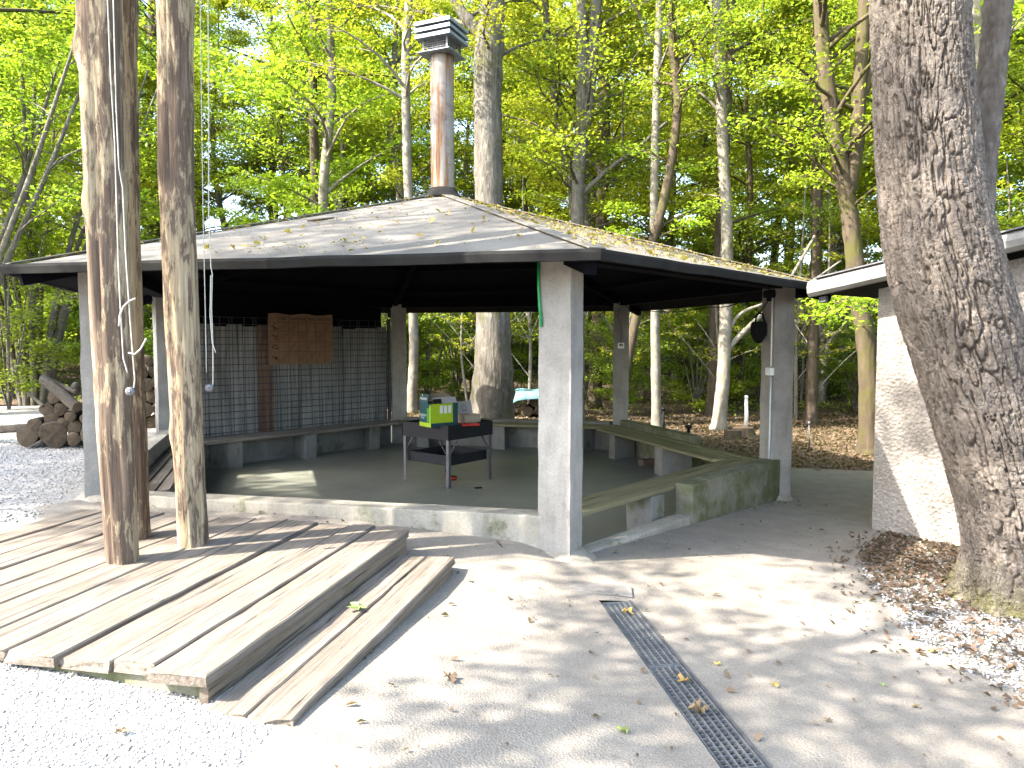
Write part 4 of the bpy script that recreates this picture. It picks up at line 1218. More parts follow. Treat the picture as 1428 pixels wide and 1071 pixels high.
# ------------------------------------------------------------------ scatter
def octa(pos, r, rng, flat=.6):
    n = len(pos); base = np.array([(1, 0, 0), (0, 1, 0), (-1, 0, 0), (0, -1, 0), (.15, .1, 1), (0, 0, -1)], float)
    sc = r[:, None, None] * base[None] * (1 + .28 * rng.standard_normal((n, 6, 1))) * np.stack([np.ones(n), .55 + .4 * rng.random(n), flat * (.6 + .5 * rng.random(n))], -1)[:, None, :]
    a = rng.random(n) * 2 * PI; ca, sa = np.cos(a)[:, None], np.sin(a)[:, None]
    x = sc[..., 0] * ca - sc[..., 1] * sa; y = sc[..., 0] * sa + sc[..., 1] * ca
    V = np.stack([x, y, sc[..., 2]], -1) + pos[:, None, :]
    f = np.array([(0, 1, 4), (1, 2, 4), (2, 3, 4), (3, 0, 4), (1, 0, 5), (2, 1, 5), (3, 2, 5), (0, 3, 5)])
    F = (np.arange(n) * 6)[:, None, None] + f[None]
    return V.reshape(-1, 3), F.reshape(-1, 3)

def scatter_pts(poly, n, rng, excl=(), zoff=0.0, dens=None):
    xs = [p[0] for p in poly]; ys = [p[1] for p in poly]; out = []
    while len(out) < n:
        x, y = rng.uniform(min(xs), max(xs)), rng.uniform(min(ys), max(ys))
        if dens is not None and rng.random() > dens(x, y): continue
        if pip(x, y, poly) and not any(pip(x, y, e) for e in excl): out.append((x, y, gz(x, y) + zoff))
    return np.array(out)

DECKP = [tuple((DK + du_ * a + dv_ * b).xy) for a, b in ((0.03, -.36), (2.1, -.36), (2.3, 0), (2.3, DW), (.06, DW), (.06, 0))]
pts = scatter_pts([(-.55, 1.7), (-.66, 2.3), (-.80, 2.75), (-1.2, 3.0), (-3.6, 3.7), (-3.6, 1.7)], 21000, RNG, [DECKP], 0, lambda x, y: 1 if x < -.95 else max(.05, 1 - (x + .95) * 3.2))
V1, F1 = octa(pts, RNG.uniform(.005, .0135, len(pts)), RNG)
pts = scatter_pts([(-3.7, 5.6), (-4.0, 6.5), (-5.2, 10.2), (-9, 13), (-11, 9.0), (-4.6, 4.8)], 15000, RNG, [HEXO, DECKP])
V2, F2 = octa(pts, RNG.uniform(.008, .022, len(pts)), RNG)
tag(link("gravel", np_mesh("gravel", np.concatenate([V1, V2]), np.concatenate([F1, F2 + len(V1)]), [M['pebble']])), "loose pale grey gravel around the platform and log heap", "gravel", kind="stuff")
pts = scatter_pts(BED, 15000, RNG, [], 0, lambda x, y: max(.12, min(1, 1.15 - (y - 4.3) * .42)) if x < 5.2 else 0.0)
V1, F1 = octa(pts, RNG.uniform(.007, .021, len(pts)), RNG, .5)
tag(link("bed_pebbles", np_mesh("bed_pebbles", V1, F1, [M['pebbledk']])), "grey and white pebbles in the bed around the oak's foot", "pebbles", kind="stuff")

def leaves_np(pos, size, rng, up=1.0, jit=.6, width=.55, fold=.18, drift=None):
    n = len(pos)
    nr = rng.standard_normal((n, 3)) * jit + np.array([0, 0, up]); nr /= np.linalg.norm(nr, axis=1)[:, None]
    dd = rng.standard_normal((n, 3))
    if drift is not None: dd = dd * .7 + drift
    dd -= nr * (dd * nr).sum(1)[:, None]; dd /= np.linalg.norm(dd, axis=1)[:, None] + 1e-9
    sd = np.cross(nr, dd)
    s = np.asarray(size)[:, None] * np.ones((n, 1))
    w = width * (.8 + .4 * rng.random((n, 1)))
    v0 = pos - dd * s * .5; v2 = pos + dd * s * .5
    v1 = pos + sd * s * w * .5 + nr * s * fold - dd * s * .06; v3 = pos - sd * s * w * .5 + nr * s * fold - dd * s * .06
    V = np.stack([v0, v1, v2, v3], 1).reshape(-1, 3)
    Q = np.arange(n * 4).reshape(-1, 4)
    return V, Q
def leaf_stuff(name, pts, size, mat, label, cat, jit=.35, parent=None):
    pts = pts + np.array([0, 0, .008]); V, Q = leaves_np(pts, size, RNG, 1.0, jit)
    return tag(link(name, np_mesh(name, V, Q, [mat])), label, cat, kind="stuff")
# bed litter (brown), asphalt crumbs, forest litter
pts = scatter_pts([(3.7, 7.1), (3.02, 6.3), (2.62, 5.1), (2.6, 4.0), (5, 3), (6, 6)], 7000, RNG, [], .006, lambda x, y: min(1, .25 + max(0, (y - 4.6)) * .55))
ex_ = np.array([(x + RNG.normal(-.10, .12), y + RNG.normal(-.02, .1), 0) for (x0, y0), (x1, y1) in zip(BEDEDGE[:8], BEDEDGE[1:9]) for f_ in RNG.random(30) for x, y in [(x0 + (x1 - x0) * f_, y0 + (y1 - y0) * f_)]])
ex_[:, 2] = [gz(x, y) + .006 for x, y, _ in ex_]
pts = np.concatenate([pts, ex_])
leaf_stuff("leaf_mulch", pts, RNG.uniform(.02, .065, len(pts)), M['leafdry'], "brown leaf mulch lying on the pebble bed by the wall", "leaf litter", .5)
pts = scatter_pts([(2.6, 10.5), (9.5, 10.2), (11, 19), (-3, 19), (-2.6, 14.2), (2.1, 13.2)], 26000, RNG, [HEXO], -.02)
leaf_stuff("leaf_litter", pts, RNG.uniform(.04, .10, len(pts)), M['leafdry'], "dry brown leaf litter covering the clearing behind the pavilion", "leaf litter", .45)
pts = scatter_pts(ASPH, 480, RNG, [HEXO, DECKP, SLOT], .006, lambda x, y: 1 if -3.6 < x < 3.6 and 1.8 < y < 9 else 0)
cl = [pts]
for cx_, cy_, n in ((2.3, 7.9, 60), (1.2, 6.2, 14), (3.0, 8.2, 40), (-1.9, 5.75, 40), (-2.9, 6.0, 40), (.15, 5.35, 12)):
    q = np.stack([RNG.normal(cx_, .25, n), RNG.normal(cy_, .12, n)], -1); cl.append(np.array([(x, y, gz(x, y) + .006) for x, y in q if not pip(x, y, HEXO)]))
pts = np.concatenate(cl)
leaf_stuff("leaf_crumbs", pts, np.clip(RNG.gamma(2.0, .011, len(pts)), .008, .06), M['leafdry'], "small dry leaf crumbs scattered over the asphalt", "leaf litter")

# leaves on the roof
def roof_z(x, y):
    a = math.atan2(y - HC.y, x - HC.x) - TH0; a = (a % (PI / 3)) - PI / 6
    r = math.hypot(x - HC.x, y - HC.y) * math.cos(a) / math.cos(PI / 6)
    return ZE + (ZA - ZE) * (1 - r / RE), r
rp = []
while len(rp) < 3800:
    x, y = RNG.uniform(-5.7, 4), RNG.uniform(4.6, 14.4); z, r = roof_z(x, y)
    if r > RE * .985 or r < .3: continue
    a = (math.atan2(y - HC.y, x - HC.x) - TH0) % (2 * PI)
    w = 1.0 if a < PI / 3 else .10
    if fbm(np.array([x * 2.2 + 30]), np.array([y * 2.2 + 30]), 8, 0, 3)[0] > .62: w = max(w, .6)
    if RNG.random() > w: continue
    rp.append((x, y, z + .012))
rp = np.array(rp)
leaf_stuff("roof_leaf_litter", rp, np.clip(RNG.gamma(2.2, .014, len(rp)), .012, .09), M['leafyellow'], "yellow and brown fallen leaves lying on the pavilion roof", "leaf litter", .4)
br_ = [at(428, 300, 7.4), at(440, 302, 7.4), at(466, 304, 7.5)]
for p in br_: p.z = roof_z(p.x, p.y)[0] + .03
tag(tube_obj("fallen_branch", br_, [.008, .014, .006], M['bark_dark'], None, 6, origin=br_[0]), "short dark twig lying on the pavilion roof", "twig")

# single fallen leaves one can point at
def lobed_leaf(name, p, size, mat, label, seed, group=None, n=None):
    rg = random.Random(seed); bm = bmesh.new(); k = 18; c = bm.verts.new((0, 0, .01)); ring = []
    for q in range(k):
        a = q / k * 2 * PI; r = size * (.34 + .16 * math.cos(a * 5 + rg.random()) + rg.uniform(-.05, .05)) * (1 + .3 * math.cos(a))
        ring.append(bm.verts.new((r * math.cos(a), r * math.sin(a) * .8, rg.uniform(0, size * .28))))
    for q in range(k): bm.faces.new((c, ring[q], ring[(q + 1) % k]))
    me = bpy.data.meshes.new(name); bm.to_mesh(me); bm.free(); me.materials.append(mat)
    o = link(name, me, None, p); o.rotation_euler = (0, 0, rg.uniform(0, 6))
    return tag(o, label, "leaf", group)
def gpt(px, py, zt=None):
    z = 0.0
    for _ in range(25):
        U = -(py - 535.5) / FPX; rz = -_s + U * _c; ry = _c + U * _s
        t_ = (z - CAM_H) / rz; x, y = (px - 714) / FPX * t_, ry * t_
        z = zt if zt is not None else .5 * z + .5 * gz(x, y)
    return Vector((x, y, z + .008))
for k, (px, py, s, m, lab, zt) in enumerate((
        (626, 948, .10, 'leafdry', "curled brown oak leaf alone on the sunlit asphalt", None),
        (975, 996, .13, 'leafdry', "large brown leaf lying across the drain grating", None),
        (955, 952, .09, 'leafyellow', "yellowish leaf on the middle of the drain grating", None),
        (873, 855, .10, 'leafyellow', "yellow-green leaf on the drain grating by the cover plate", None),
        (500, 850, .13, 'leafgreen', "pale green leaf on the step planks", .226),
        (222, 838, .06, 'white', "small whitish leaf on the platform planks", .346),
        (872, 1023, .07, 'leafgreen', "green leaf on the asphalt left of the drain", None),
        (1079, 957, .06, 'leafyellow', "narrow yellow leaf in the light patch right of the drain", None),
        (1002, 929, .05, 'leafyellow', "small yellow leaf close to the right of the drain", None),
        (1276, 987, .06, 'leafdry', "brown leaf on the asphalt near the pebble bed", None),
        (1154, 1008, .05, 'leafdry', "small dark curled leaf on the asphalt", None),
        (1303, 911, .08, 'leafyellow', "yellow leaf at the edge of the pebble bed", None),
        (1231, 958, .04, 'leafgreen', "small green leaf on shaded asphalt", None),
        (918, 742, .10, 'leafdry', "brown leaf on the asphalt beside the kerb", None),
        (860, 760, .09, 'leafyellow', "yellow leaf on the asphalt near the front pillar", None),
        (168, 1024, .06, 'leafdry', "reddish brown leaf on the pale gravel", None),
        (1240, 745, .10, 'brick', "reddish stone lying in the mulch by the plastered wall", None))):
    lobed_leaf("stone" if m == 'brick' else "fallen_leaf", gpt(px, py, zt), s, M[m], lab, 500 + k)
    if m == 'brick': bpy.data.objects["stone"]["category"] = "stone"

# ------------------------------------------------------------------ trees
def tree_meshes(seed, spine, radii, z0, nb, blen, subs, per, lsize, bark, leaf, forks=(), up=1.0, jit=.55, elev=(20, 55), sides=9, spread=(.2, .08), cz=None, droop=.0):
    """spine: list of local points. returns trunk mesh (trunk, limbs, twigs) and crown mesh (leaves)"""
    rg = np.random.default_rng(seed)
    def resample(P, r, n):
        P = np.array([tuple(p) for p in P], float); t = np.linspace(0, len(P) - 1, n); i = np.clip(t.astype(int), 0, len(P) - 2); f = (t - i)[:, None]
        # Catmull-Rom
        Pm = P[np.clip(i - 1, 0, len(P) - 1)]; P0 = P[i]; P1 = P[i + 1]; P2 = P[np.clip(i + 2, 0, len(P) - 1)]
        Q = .5 * ((2 * P0) + (-Pm + P1) * f + (2 * Pm - 5 * P0 + 4 * P1 - P2) * f ** 2 + (-Pm + 3 * P0 - 3 * P1 + P2) * f ** 3)
        return Q, np.interp(t, np.arange(len(P)), r)
    tubes = []; stems = []
    for sp, rr in [(spine, radii)] + list(forks):
        n = max(10, int(8 * len(sp))); P, rad = resample(sp, rr, n)
        rad = rad * (1 + .015 * rg.standard_normal(n)); P[1:-1] += rg.standard_normal((n - 2, 3)) * rad[1:-1, None] * .02
        tubes.append(tube(P, rad, sides, noise=.022, rng=rg)); stems.append((P, rad))
    lp = []; ldr = []
    tot = sum(len(s[0]) for s in stems)
    for b in range(nb):
        P, rad = stems[rg.choice(len(stems), p=[len(s[0]) / tot for s in stems])]
        ok = np.where(P[:, 2] > z0)[0]
        if len(ok) == 0: continue
        zt = P[:, 2].max(); k = ok[int(rg.random() ** .9 * len(ok)) % len(ok)]
        f = (P[k, 2] - z0) / max(.1, zt - z0)
        prof = (.55 + .9 * f) if f < .45 else (1.0 - .75 * (f - .45) / .55)
        L = blen * prof * rg.uniform(.6, 1.15); az = b * 2.39996 + rg.uniform(-.5, .5); el = R(rg.uniform(*elev))
        hd = np.array([math.cos(az), math.sin(az), 0]); p = P[k].copy(); pts = [p.copy()]; m = 7
        for q in range(1, m):
            e = el * (1 - q / m * .85) - droop * q / m; st = L / (m - 1)
            ang = rg.normal(0, .16); hd = np.array([hd[0] * math.cos(ang) - hd[1] * math.sin(ang), hd[0] * math.sin(ang) + hd[1] * math.cos(ang), 0])
            p = p + st * (hd * math.cos(e) + np.array([0, 0, math.sin(e)])); pts.append(p.copy())
        pts = np.array(pts); r0 = min(rad[k] * .42, .012 + L * .012)
        tubes.append(tube(pts, np.linspace(r0, .004, m), 5))
        for s in range(subs):
            u = rg.uniform(.25, 1.0); i = min(m - 2, int(u * (m - 1))); fr = u * (m - 1) - i; q0 = pts[i] * (1 - fr) + pts[i + 1] * fr
            dirm = pts[i + 1] - pts[i]; dirm /= np.linalg.norm(dirm); sidev = np.cross(dirm, [0, 0, 1]); sidev /= np.linalg.norm(sidev) + 1e-9
            sg_ = 1 if s % 2 else -1; sl = L * .38 * rg.uniform(.5, 1.1) * (1.15 - .6 * u)
            dv2 = dirm * .7 + sidev * sg_ * rg.uniform(.5, 1.0) + np.array([0, 0, rg.uniform(-.12, .2)]); dv2 /= np.linalg.norm(dv2)
            q1 = q0 + dv2 * sl * .55 + np.array([0, 0, .02]); q2 = q0 + dv2 * sl + np.array([0, 0, -.06 * sl])
            tubes.append(tube([q0, q1, q2], [max(.0035, r0 * .32), .004, .002], 3))
            tt = rg.uniform(.1, 1.05, per)[:, None]
            pos = q0 + (q2 - q0) * tt + rg.standard_normal((per, 3)) * np.array([spread[0], spread[0], spread[1]]) * min(1.6, .5 + sl)
            lp.append(pos); ldr.append(np.repeat(dv2[None], per, 0))
    tm = tubes_mesh("trunk", tubes, bark)
    pos = np.concatenate(lp); dr_ = np.concatenate(ldr)
    V, Q = leaves_np(pos, lsize * rg.uniform(.65, 1.25, len(pos)), rg, up, jit, drift=dr_)
    cm = np_mesh("crown", V, Q, [leaf])
    return tm, cm

def tree(name, loc, meshes, label, cat="tree", group=None, rz=0.0, sc=1.0, parts=("trunk", "crown")):
    t_ = thing(name, loc, label, cat, group); t_.rotation_euler = (0, 0, rz); t_.scale = (sc, sc, sc)
    for n_, me in zip(parts, meshes):
        link(n_, me, t_)
    return t_

def px_tree(name, pxs, depth, r0, r1, label, bark, leaf, seed, z0, nb, blen, subs, per, lsize, topz=14.0, forks=(), rr=None, **kw):
    """tree whose stem passes the given photograph pixels at the given distance; grown on upward to topz"""
    P = [at(px, py, depth + (dd[0] if dd else 0)) for px, py, *dd in pxs]
    base = P[0].copy(); base.z = gz(base.x, base.y) - .06
    P[0] = base.copy()
    d_ = (P[-1] - P[-2]).normalized(); d_ = (d_ + Vector((0, 0, .6))).normalized()
    while P[-1].z < topz: P.append(P[-1] + d_ * max(1.0, (topz - P[-1].z) / 3))
    n = len(P); rad = list(rr) + [rr[-1] * .7] * (n - len(rr)) if rr else [r0 + (r1 - r0) * (k / (n - 1)) ** .8 for k in range(n)]
    if not rr: P.insert(1, P[0].lerp(P[1], min(.3, .45 / max(.5, (P[1] - P[0]).length)))); rad = [rad[0] * 1.45] + rad
    fk = []
    for fp, fr0, fr1, ftop in forks:
        Q = [at(px, py, depth + (dd[0] if dd else 0)) for px, py, *dd in fp]; d_ = (Q[-1] - Q[-2]).normalized(); d_ = (d_ + Vector((0, 0, .5))).normalized()
        while Q[-1].z < ftop: Q.append(Q[-1] + d_ * 1.5)
        fk.append(([q - base for q in Q], [fr0 + (fr1 - fr0) * k / (len(Q) - 1) for k in range(len(Q))]))
    ms = tree_meshes(seed, [p - base for p in P], rad, z0, nb, blen, subs, per, lsize, M[bark], M[leaf], fk, **kw)
    return tree(name, base, ms, label)

# the oak at the right: modelled furrowed bark ------------------------------------------------
def oak():
    D = 5.2
    st = [(1444, 872, 90), (1441, 828, 82), (1434, 770, 75), (1415, 700, 72), (1384, 600, 70), (1354, 500, 71), (1335, 440, 73), (1311, 350, 70), (1295, 250, 62), (1287, 130, 59), (1283, 0, 58), (1272, -160, 55), (1262, -350, 50), (1258, -600, 40), (1262, -900, 26)]
    C = np.array([tuple(at(px, py, D)) for px, py, _ in st]); r = np.array([h * D / FPX for *_, h in st])
    base = Vector(C[0]); base.z = gz(base.x, base.y) - .05; C[0][2] = base.z
    n, s = 760, 300
    t = np.linspace(0, 1, n); seg = np.linalg.norm(np.diff(C, axis=0), axis=1); cum = np.concatenate([[0], np.cumsum(seg)]); tl = cum[-1]
    L = np.concatenate([np.linspace(0, 4.6, n - 80, endpoint=False), np.linspace(4.6, tl, 80)])
    Px = np.stack([np.interp(L, cum, C[:, k]) for k in range(3)], -1)
    ker = np.ones(41) / 41
    for k in range(3): Px[:, k] = np.convolve(np.pad(Px[:, k], 20, mode='edge'), ker, 'valid') if True else Px[:, k]
    Px[:, 2] = np.maximum.accumulate(Px[:, 2])
    rad = np.interp(L, cum, r)
    ns_ = 225; a = np.concatenate([np.linspace(R(165), R(365), ns_, endpoint=False), np.linspace(R(365), R(525), s - ns_, endpoint=False)]); A, LL = np.meshgrid(a, L)
    circ = 2 * PI * .36; NU = 40
    au = A / (2 * PI)
    wu = (fbm(au * 10, LL * 3.0, 5, 10, 3) - .5) * .02
    def nz(cells, vs, sd, oc=2):
        return fbm((au + wu) * cells, LL * vs, sd, cells, oc) - .5
    n1 = nz(50, 3.6, 51); n2 = nz(58, 4.4, 61); n3 = nz(46, 15.0, 71)
    fur = np.minimum(np.abs(n1) / .052, np.abs(n2) / .048)
    plate = np.clip(fur, 0, 1); plate = plate ** .7
    hc = np.clip(np.abs(n3) / .035, 0, 1)
    fine = fbm(au * 110, LL * 45, 21, 110, 3) - .5
    disp = .042 * (plate - .75) * (.6 + .8 * fbm(au * 6, LL * 1.5, 31, 6, 2)) + .012 * (hc - .8) * plate + .014 * fine + .012 * nz(60, 9, 81) + .05 * (fbm(au * 4, LL * .9, 40, 4, 3) - .5)
    flare = .16 * np.exp(-LL / .22) * (.55 + .75 * np.cos(A * 5 + 1) ** 2)
    rr = rad[:, None] + disp + flare
    X = Px[:, 0:1] + np.cos(A) * rr; Y = Px[:, 1:2] + np.sin(A) * rr; Z = Px[:, 2:3] + 0 * A
    V = np.stack([X, Y, Z], -1).reshape(-1, 3) - np.array(base)
    i, j = np.meshgrid(np.arange(n - 1), np.arange(s), indexing='ij'); j2 = (j + 1) % s
    Q = np.stack([i * s + j, i * s + j2, (i + 1) * s + j2, (i + 1) * s + j], -1).reshape(-1, 4)
    tk = np_mesh("trunk", V, Q, [M['bark_oakm']], True)
    t_ = thing("oak_tree", base, "large leaning oak with deeply furrowed bark and a fork, beside the plastered wall", "tree")
    link("trunk", tk, t_)
    # second stem, lifted off behind the trunk
    fk = [(1345, 440, 24), (1356, 330, 24), (1364, 250, 21), (1373, 170, 19), (1384, 90, 17), (1392, 0, 17), (1404, -150, 16), (1418, -400, 13), (1430, -700, 8)]
    C2 = np.array([tuple(at(px, py, D + .38)) for px, py, _ in fk]); r2 = np.array([h * (D + .38) / FPX for *_, h in fk])
    n2, s2 = 160, 70; tt = np.linspace(0, len(fk) - 1, n2); P2 = np.stack([np.interp(tt, np.arange(len(fk)), C2[:, k]) for k in range(3)], -1)
    for k in range(3): P2[:, k] = np.convolve(np.pad(P2[:, k], 6, mode='edge'), np.ones(13) / 13, 'valid')
    A2, T2 = np.meshgrid(np.arange(s2) / s2 * 2 * PI, P2[:, 2]); f1, f2 = worley(A2 / (2 * PI) * 14, T2 * 9, 5, 14)
    R2 = np.interp(tt, np.arange(len(fk)), r2)[:, None] + .014 * (np.clip((f2 - f1) / .4, 0, 1) - .5) + .02 * (fbm(A2 / (2 * PI) * 4, T2 * 2, 2, 4, 2) - .5)
    V = np.stack([P2[:, 0:1] + np.cos(A2) * R2, P2[:, 1:2] + np.sin(A2) * R2, T2], -1).reshape(-1, 3) - np.array(base)
    i, j = np.meshgrid(np.arange(n2 - 1), np.arange(s2), indexing='ij'); j2 = (j + 1) % s2
    link("fork_stem", np_mesh("fork_stem", V, np.stack([i * s2 + j, i * s2 + j2, (i + 1) * s2 + j2, (i + 1) * s2 + j], -1).reshape(-1, 4), [M['bark_oak']], True), t_)
    # crown high above the picture
    top = [Vector(C[-5]) - base, Vector(C[-4]) - base, Vector(C[-3]) - base, Vector(C[-2]) - base, Vector(C[-1]) - base, Vector(C[-1]) - base + Vector((.2, .2, 4))]
    tm, cm = tree_meshes(77, top, [.15, .12, .1, .1, .08, .04], 4.5, 26, 3.8, 8, 26, .12, M['bark_oak'], M['leaf_c'])
    link("limbs", tm, t_); link("crown", cm, t_)
def m_oakm():
    g = G("oak_bark_mossy_foot"); v = g.obj((1, 1, .35)); v1 = g.obj()
    n = g.noise(v, 16, 7, .7, dist=.35); n2 = g.noise(v1, 1.6, 5, .65)
    cc = g.ramp(n, [(.3, (.095, .078, .066)), (.68, (.25, .215, .185))])
    cc = g.mix(g.math('MULTIPLY', g.ramp(n2, [(.4, 0), (.7, 1)]), .45), cc, (.095, .08, .066))
    z = g.n("SeparateXYZ", 2, Vector=g.t.nodes.new("ShaderNodeTexCoord").outputs["Object"])
    mz = g.ramp(g.math('ADD', z, g.math('MULTIPLY', g.noise(v1, 5, 5), .5)), [(.30, 1), (.62, 0)])
    cc = g.mix(g.math('MULTIPLY', mz, g.ramp(g.noise(v1, 12, 5), [(.3, .2), (.6, .85)])), cc, (.11, .105, .035))
    vo = g.n('TexVoronoi', 0, p_feature='DISTANCE_TO_EDGE', Vector=g.n('Mapping', Vector=g.n('VectorMath', Vector=v1, i1=g.n('TexNoise', 1, Vector=v1, Scale=6.0)), Scale=(1, 1, .3)), Scale=26.0)
    return g.bsdf(cc, .92, 0, .15, g.bump(g.ramp(vo, [(0, 0), (.12, 1)]), .8, .012, g.bump(n, .6, .02)))
M['bark_oakm'] = m_oakm()
oak()

# named trees of the wood ---------------------------------------------------------------------
px_tree("beech_tree", [(686, 592), (688, 470), (683, 300), (680, 160), (683, 60), (694, -60)], 15.0, .30, .2, "big grey beech with thick straight trunk rising right of the chimney", 'bark_grey', 'leaf_b', 201, 6.0, 30, 4.5, 9, 34, .10, 15, rr=[.50, .36, .29, .28, .29, .22, .18, .1],
        forks=[([(684, 70), (664, 40), (640, 10), (610, -60)], .14, .05, 12)], sides=16)
px_tree("beech_tree", [(800, 590), (802, 330), (792, 240), (776, 150), (765, 60), (758, -40)], 17.0, .10, .07, "slender leaning tree left of the forked tree behind the roof", 'bark_grey', 'leaf_a', 202, 4.5, 28, 3.2, 8, 30, .09, 13)
px_tree("forked_tree", [(806, 590), (806, 320), (808, 240), (822, 130), (832, 0)], 16.0, .15, .09, "forked grey tree rising behind the right side of the roof", 'bark_grey', 'leaf_a', 203, 5.0, 26, 3.6, 8, 32, .095, 13, forks=[([(806, 250), (812, 120), (811, 0), (815, -60)], .13, .08, 12), ([(812, 270), (850, 235), (890, 205), (930, 170)], .06, .03, 5)])
px_tree("pale_tree", [(916, 592), (914, 480), (913, 380), (912, 300), (915, 150), (920, 0)], 15.3, .105, .06, "pale trunk with dead side twigs, right of the far pillar", 'bark_pale', 'leaf_a', 204, 5.2, 20, 2.8, 8, 26, .085, 12)
px_tree("beech_tree", [(1002, 592), (1009, 520), (1012, 440), (1014, 340), (1010, 240), (1004, 120), (1000, 0)], 15.6, .15, .08, "silver-barked beech standing in the clearing behind the pavilion", 'bark_pale', 'leaf_b', 205, 4.8, 24, 3.6, 9, 30, .09, 13, forks=[([(1012, 490), (1030, 470), (1050, 450), (1085, 415)], .07, .03, 3.5), ([(1013, 470), (1030, 440), (1062, 425), (1090, 420)], .045, .02, 3.2)])
px_tree("dark_tree", [(994, 585), (996, 480), (1004, 330), (1012, 180), (1020, 0)], 18.5, .15, .1, "dark trunk close behind the silver-barked beech", 'bark_dark', 'leaf_c', 206, 4.5, 26, 3.6, 8, 30, .10, 14)
px_tree("dark_tree", [(828, 580), (833, 480), (838, 380), (842, 200), (846, 0)], 20.0, .20, .14, "dark brown trunk seen between the front pillar and the far pillar", 'bark_dark', 'leaf_c', 207, 5, 26, 3.8, 8, 30, .10, 15)
mossy = px_tree("mossy_tree", [(1213, 620), (1210, 500), (1196, 400), (1188, 330), (1180, 270), (1163, 180), (1150, 90), (1143, 0)], 12.2, .17, .09, "mossy brown forked tree behind the plastered building", 'bark_moss', 'leaf_a', 208, 3.6, 30, 2.8, 9, 30, .085, 10, forks=[([(1182, 270), (1194, 200), (1198, 130), (1206, 0)], .13, .08, 9), ([(1196, 160), (1216, 90), (1222, 0)], .07, .05, 8)])
px_tree("dark_tree", [(1131, 586), (1133, 500), (1137, 400), (1139, 280), (1141, 100), (1142, 0)], 16.8, .135, .10, "straight brown trunk between the right pillar and the building", 'bark_dark', 'leaf_c', 209, 3.8, 30, 3.2, 8, 30, .09, 14)
px_tree("pale_tree", [(573, 592), (577, 480), (572, 330), (567, 200), (566, 80), (570, 0)], 15.5, .11, .07, "slim pale trunk rising left of the chimney", 'bark_pale', 'leaf_b', 210, 5.0, 26, 3.2, 8, 32, .09, 13)
px_tree("dark_tree", [(440, 580), (441, 420), (440, 270), (436, 120), (440, 0)], 21.0, .15, .1, "dark trunk showing above the left slope of the roof", 'bark_dark', 'leaf_a', 211, 4.5, 30, 3.8, 8, 32, .10, 15)
px_tree("leaning_tree", [(862, 592), (866, 560), (880, 480), (905, 360), (930, 260), (945, 150), (938, 60)], 14.6, .11, .07, "thin leaning tree with dark crooked stem right of the far pillar", 'bark_moss', 'leaf_a', 212, 3.6, 22, 2.2, 8, 28, .08, 10)
px_tree("beech_tree", [(1376, 560), (1374, 330), (1366, 180), (1362, 60), (1360, 0)], 13.0, .12, .09, "pale slim trunk seen in the fork of the oak", 'bark_pale', 'leaf_a', 213, 3.5, 26, 2.8, 8, 30, .09, 12)

lb_ = [at(1204, 395, 12.2), at(1195, 405, 11.4), at(1170, 420, 10.6), at(1145, 440, 10.1)]
lt = [tube(lb_, [.03, .022, .015, .006], 6)]; lpos = []
for k in range(46):
    f_ = RNG.uniform(.3, 1.0) * 3; i_ = min(2, int(f_)); q0 = np.array(lb_[i_].lerp(lb_[i_ + 1], f_ - i_)); a = RNG.uniform(0, 6.28); l_ = RNG.uniform(.2, .6)
    q2 = q0 + np.array([math.cos(a) * l_, math.sin(a) * l_, RNG.uniform(-.28, .1)]); lt.append(tube([q0, (q0 + q2) / 2 + np.array([0, 0, .03]), q2], [.006, .004, .002], 3))
    lpos.append(q0 + (q2 - q0) * RNG.uniform(.2, 1.1, (16, 1)) + RNG.standard_normal((16, 3)) * np.array([.07, .07, .04]))
lm = tubes_mesh("low_limb", lt, M['bark_moss']); lm.transform(Matrix.Translation(-wpos(mossy))); link("low_limb", lm, mossy)
V, Q = leaves_np(np.concatenate(lpos) - np.array(wpos(mossy)), RNG.uniform(.06, .11, 46 * 16), RNG, 1.0, .5)
link("low_foliage", np_mesh("low_foliage", V, Q, [M['leaf_a']]), mossy)

# multi-stemmed hazel at the left edge
hz = at(48, 548, 16.0); hz.z = gz(hz.x, hz.y) - .05
fk = []; rg_ = random.Random(5)
for k in range(11):
    a = k / 11 * 2 * PI; ln = rg_.uniform(.5, 1.5); fk.append(([Vector((math.cos(a) * .25, math.sin(a) * .2, 0)), Vector((math.cos(a) * (.4 + ln * .3), math.sin(a) * .5, 2.2)), Vector((math.cos(a) * (.7 + ln * .9), math.sin(a) * 1.2, 4.6)), Vector((math.cos(a) * (1 + ln * 1.5), math.sin(a) * 1.9, 7.2))], [.075, .06, .045, .02]))
tree("hazel_tree", hz, tree_meshes(220, [Vector((0, 0, 0)), Vector((.1, 0, 2.5)), Vector((.1, .1, 5)), Vector((.3, 0, 8))], [.09, .07, .05, .02], 2.2, 74, 2.6, 9, 24, .095, M['bark_grey'], M['leaf_a'], fk), "many-stemmed hazel behind the log heap at the gravel's edge")
hz2 = at(-70, 552, 13.5); hz2.z = gz(hz2.x, hz2.y) - .05
tree("hazel_tree", hz2, tree_meshes(221, [Vector((0, 0, 0)), Vector((.1, 0, 2.2)), Vector((.2, .1, 4.2)), Vector((.3, 0, 7))], [.09, .07, .05, .02], 2.6, 60, 2.8, 9, 24, .09, M['bark_grey'], M['leaf_a'], fk[:6]), "bright green leafy hazel reaching in over the roof's far corner")

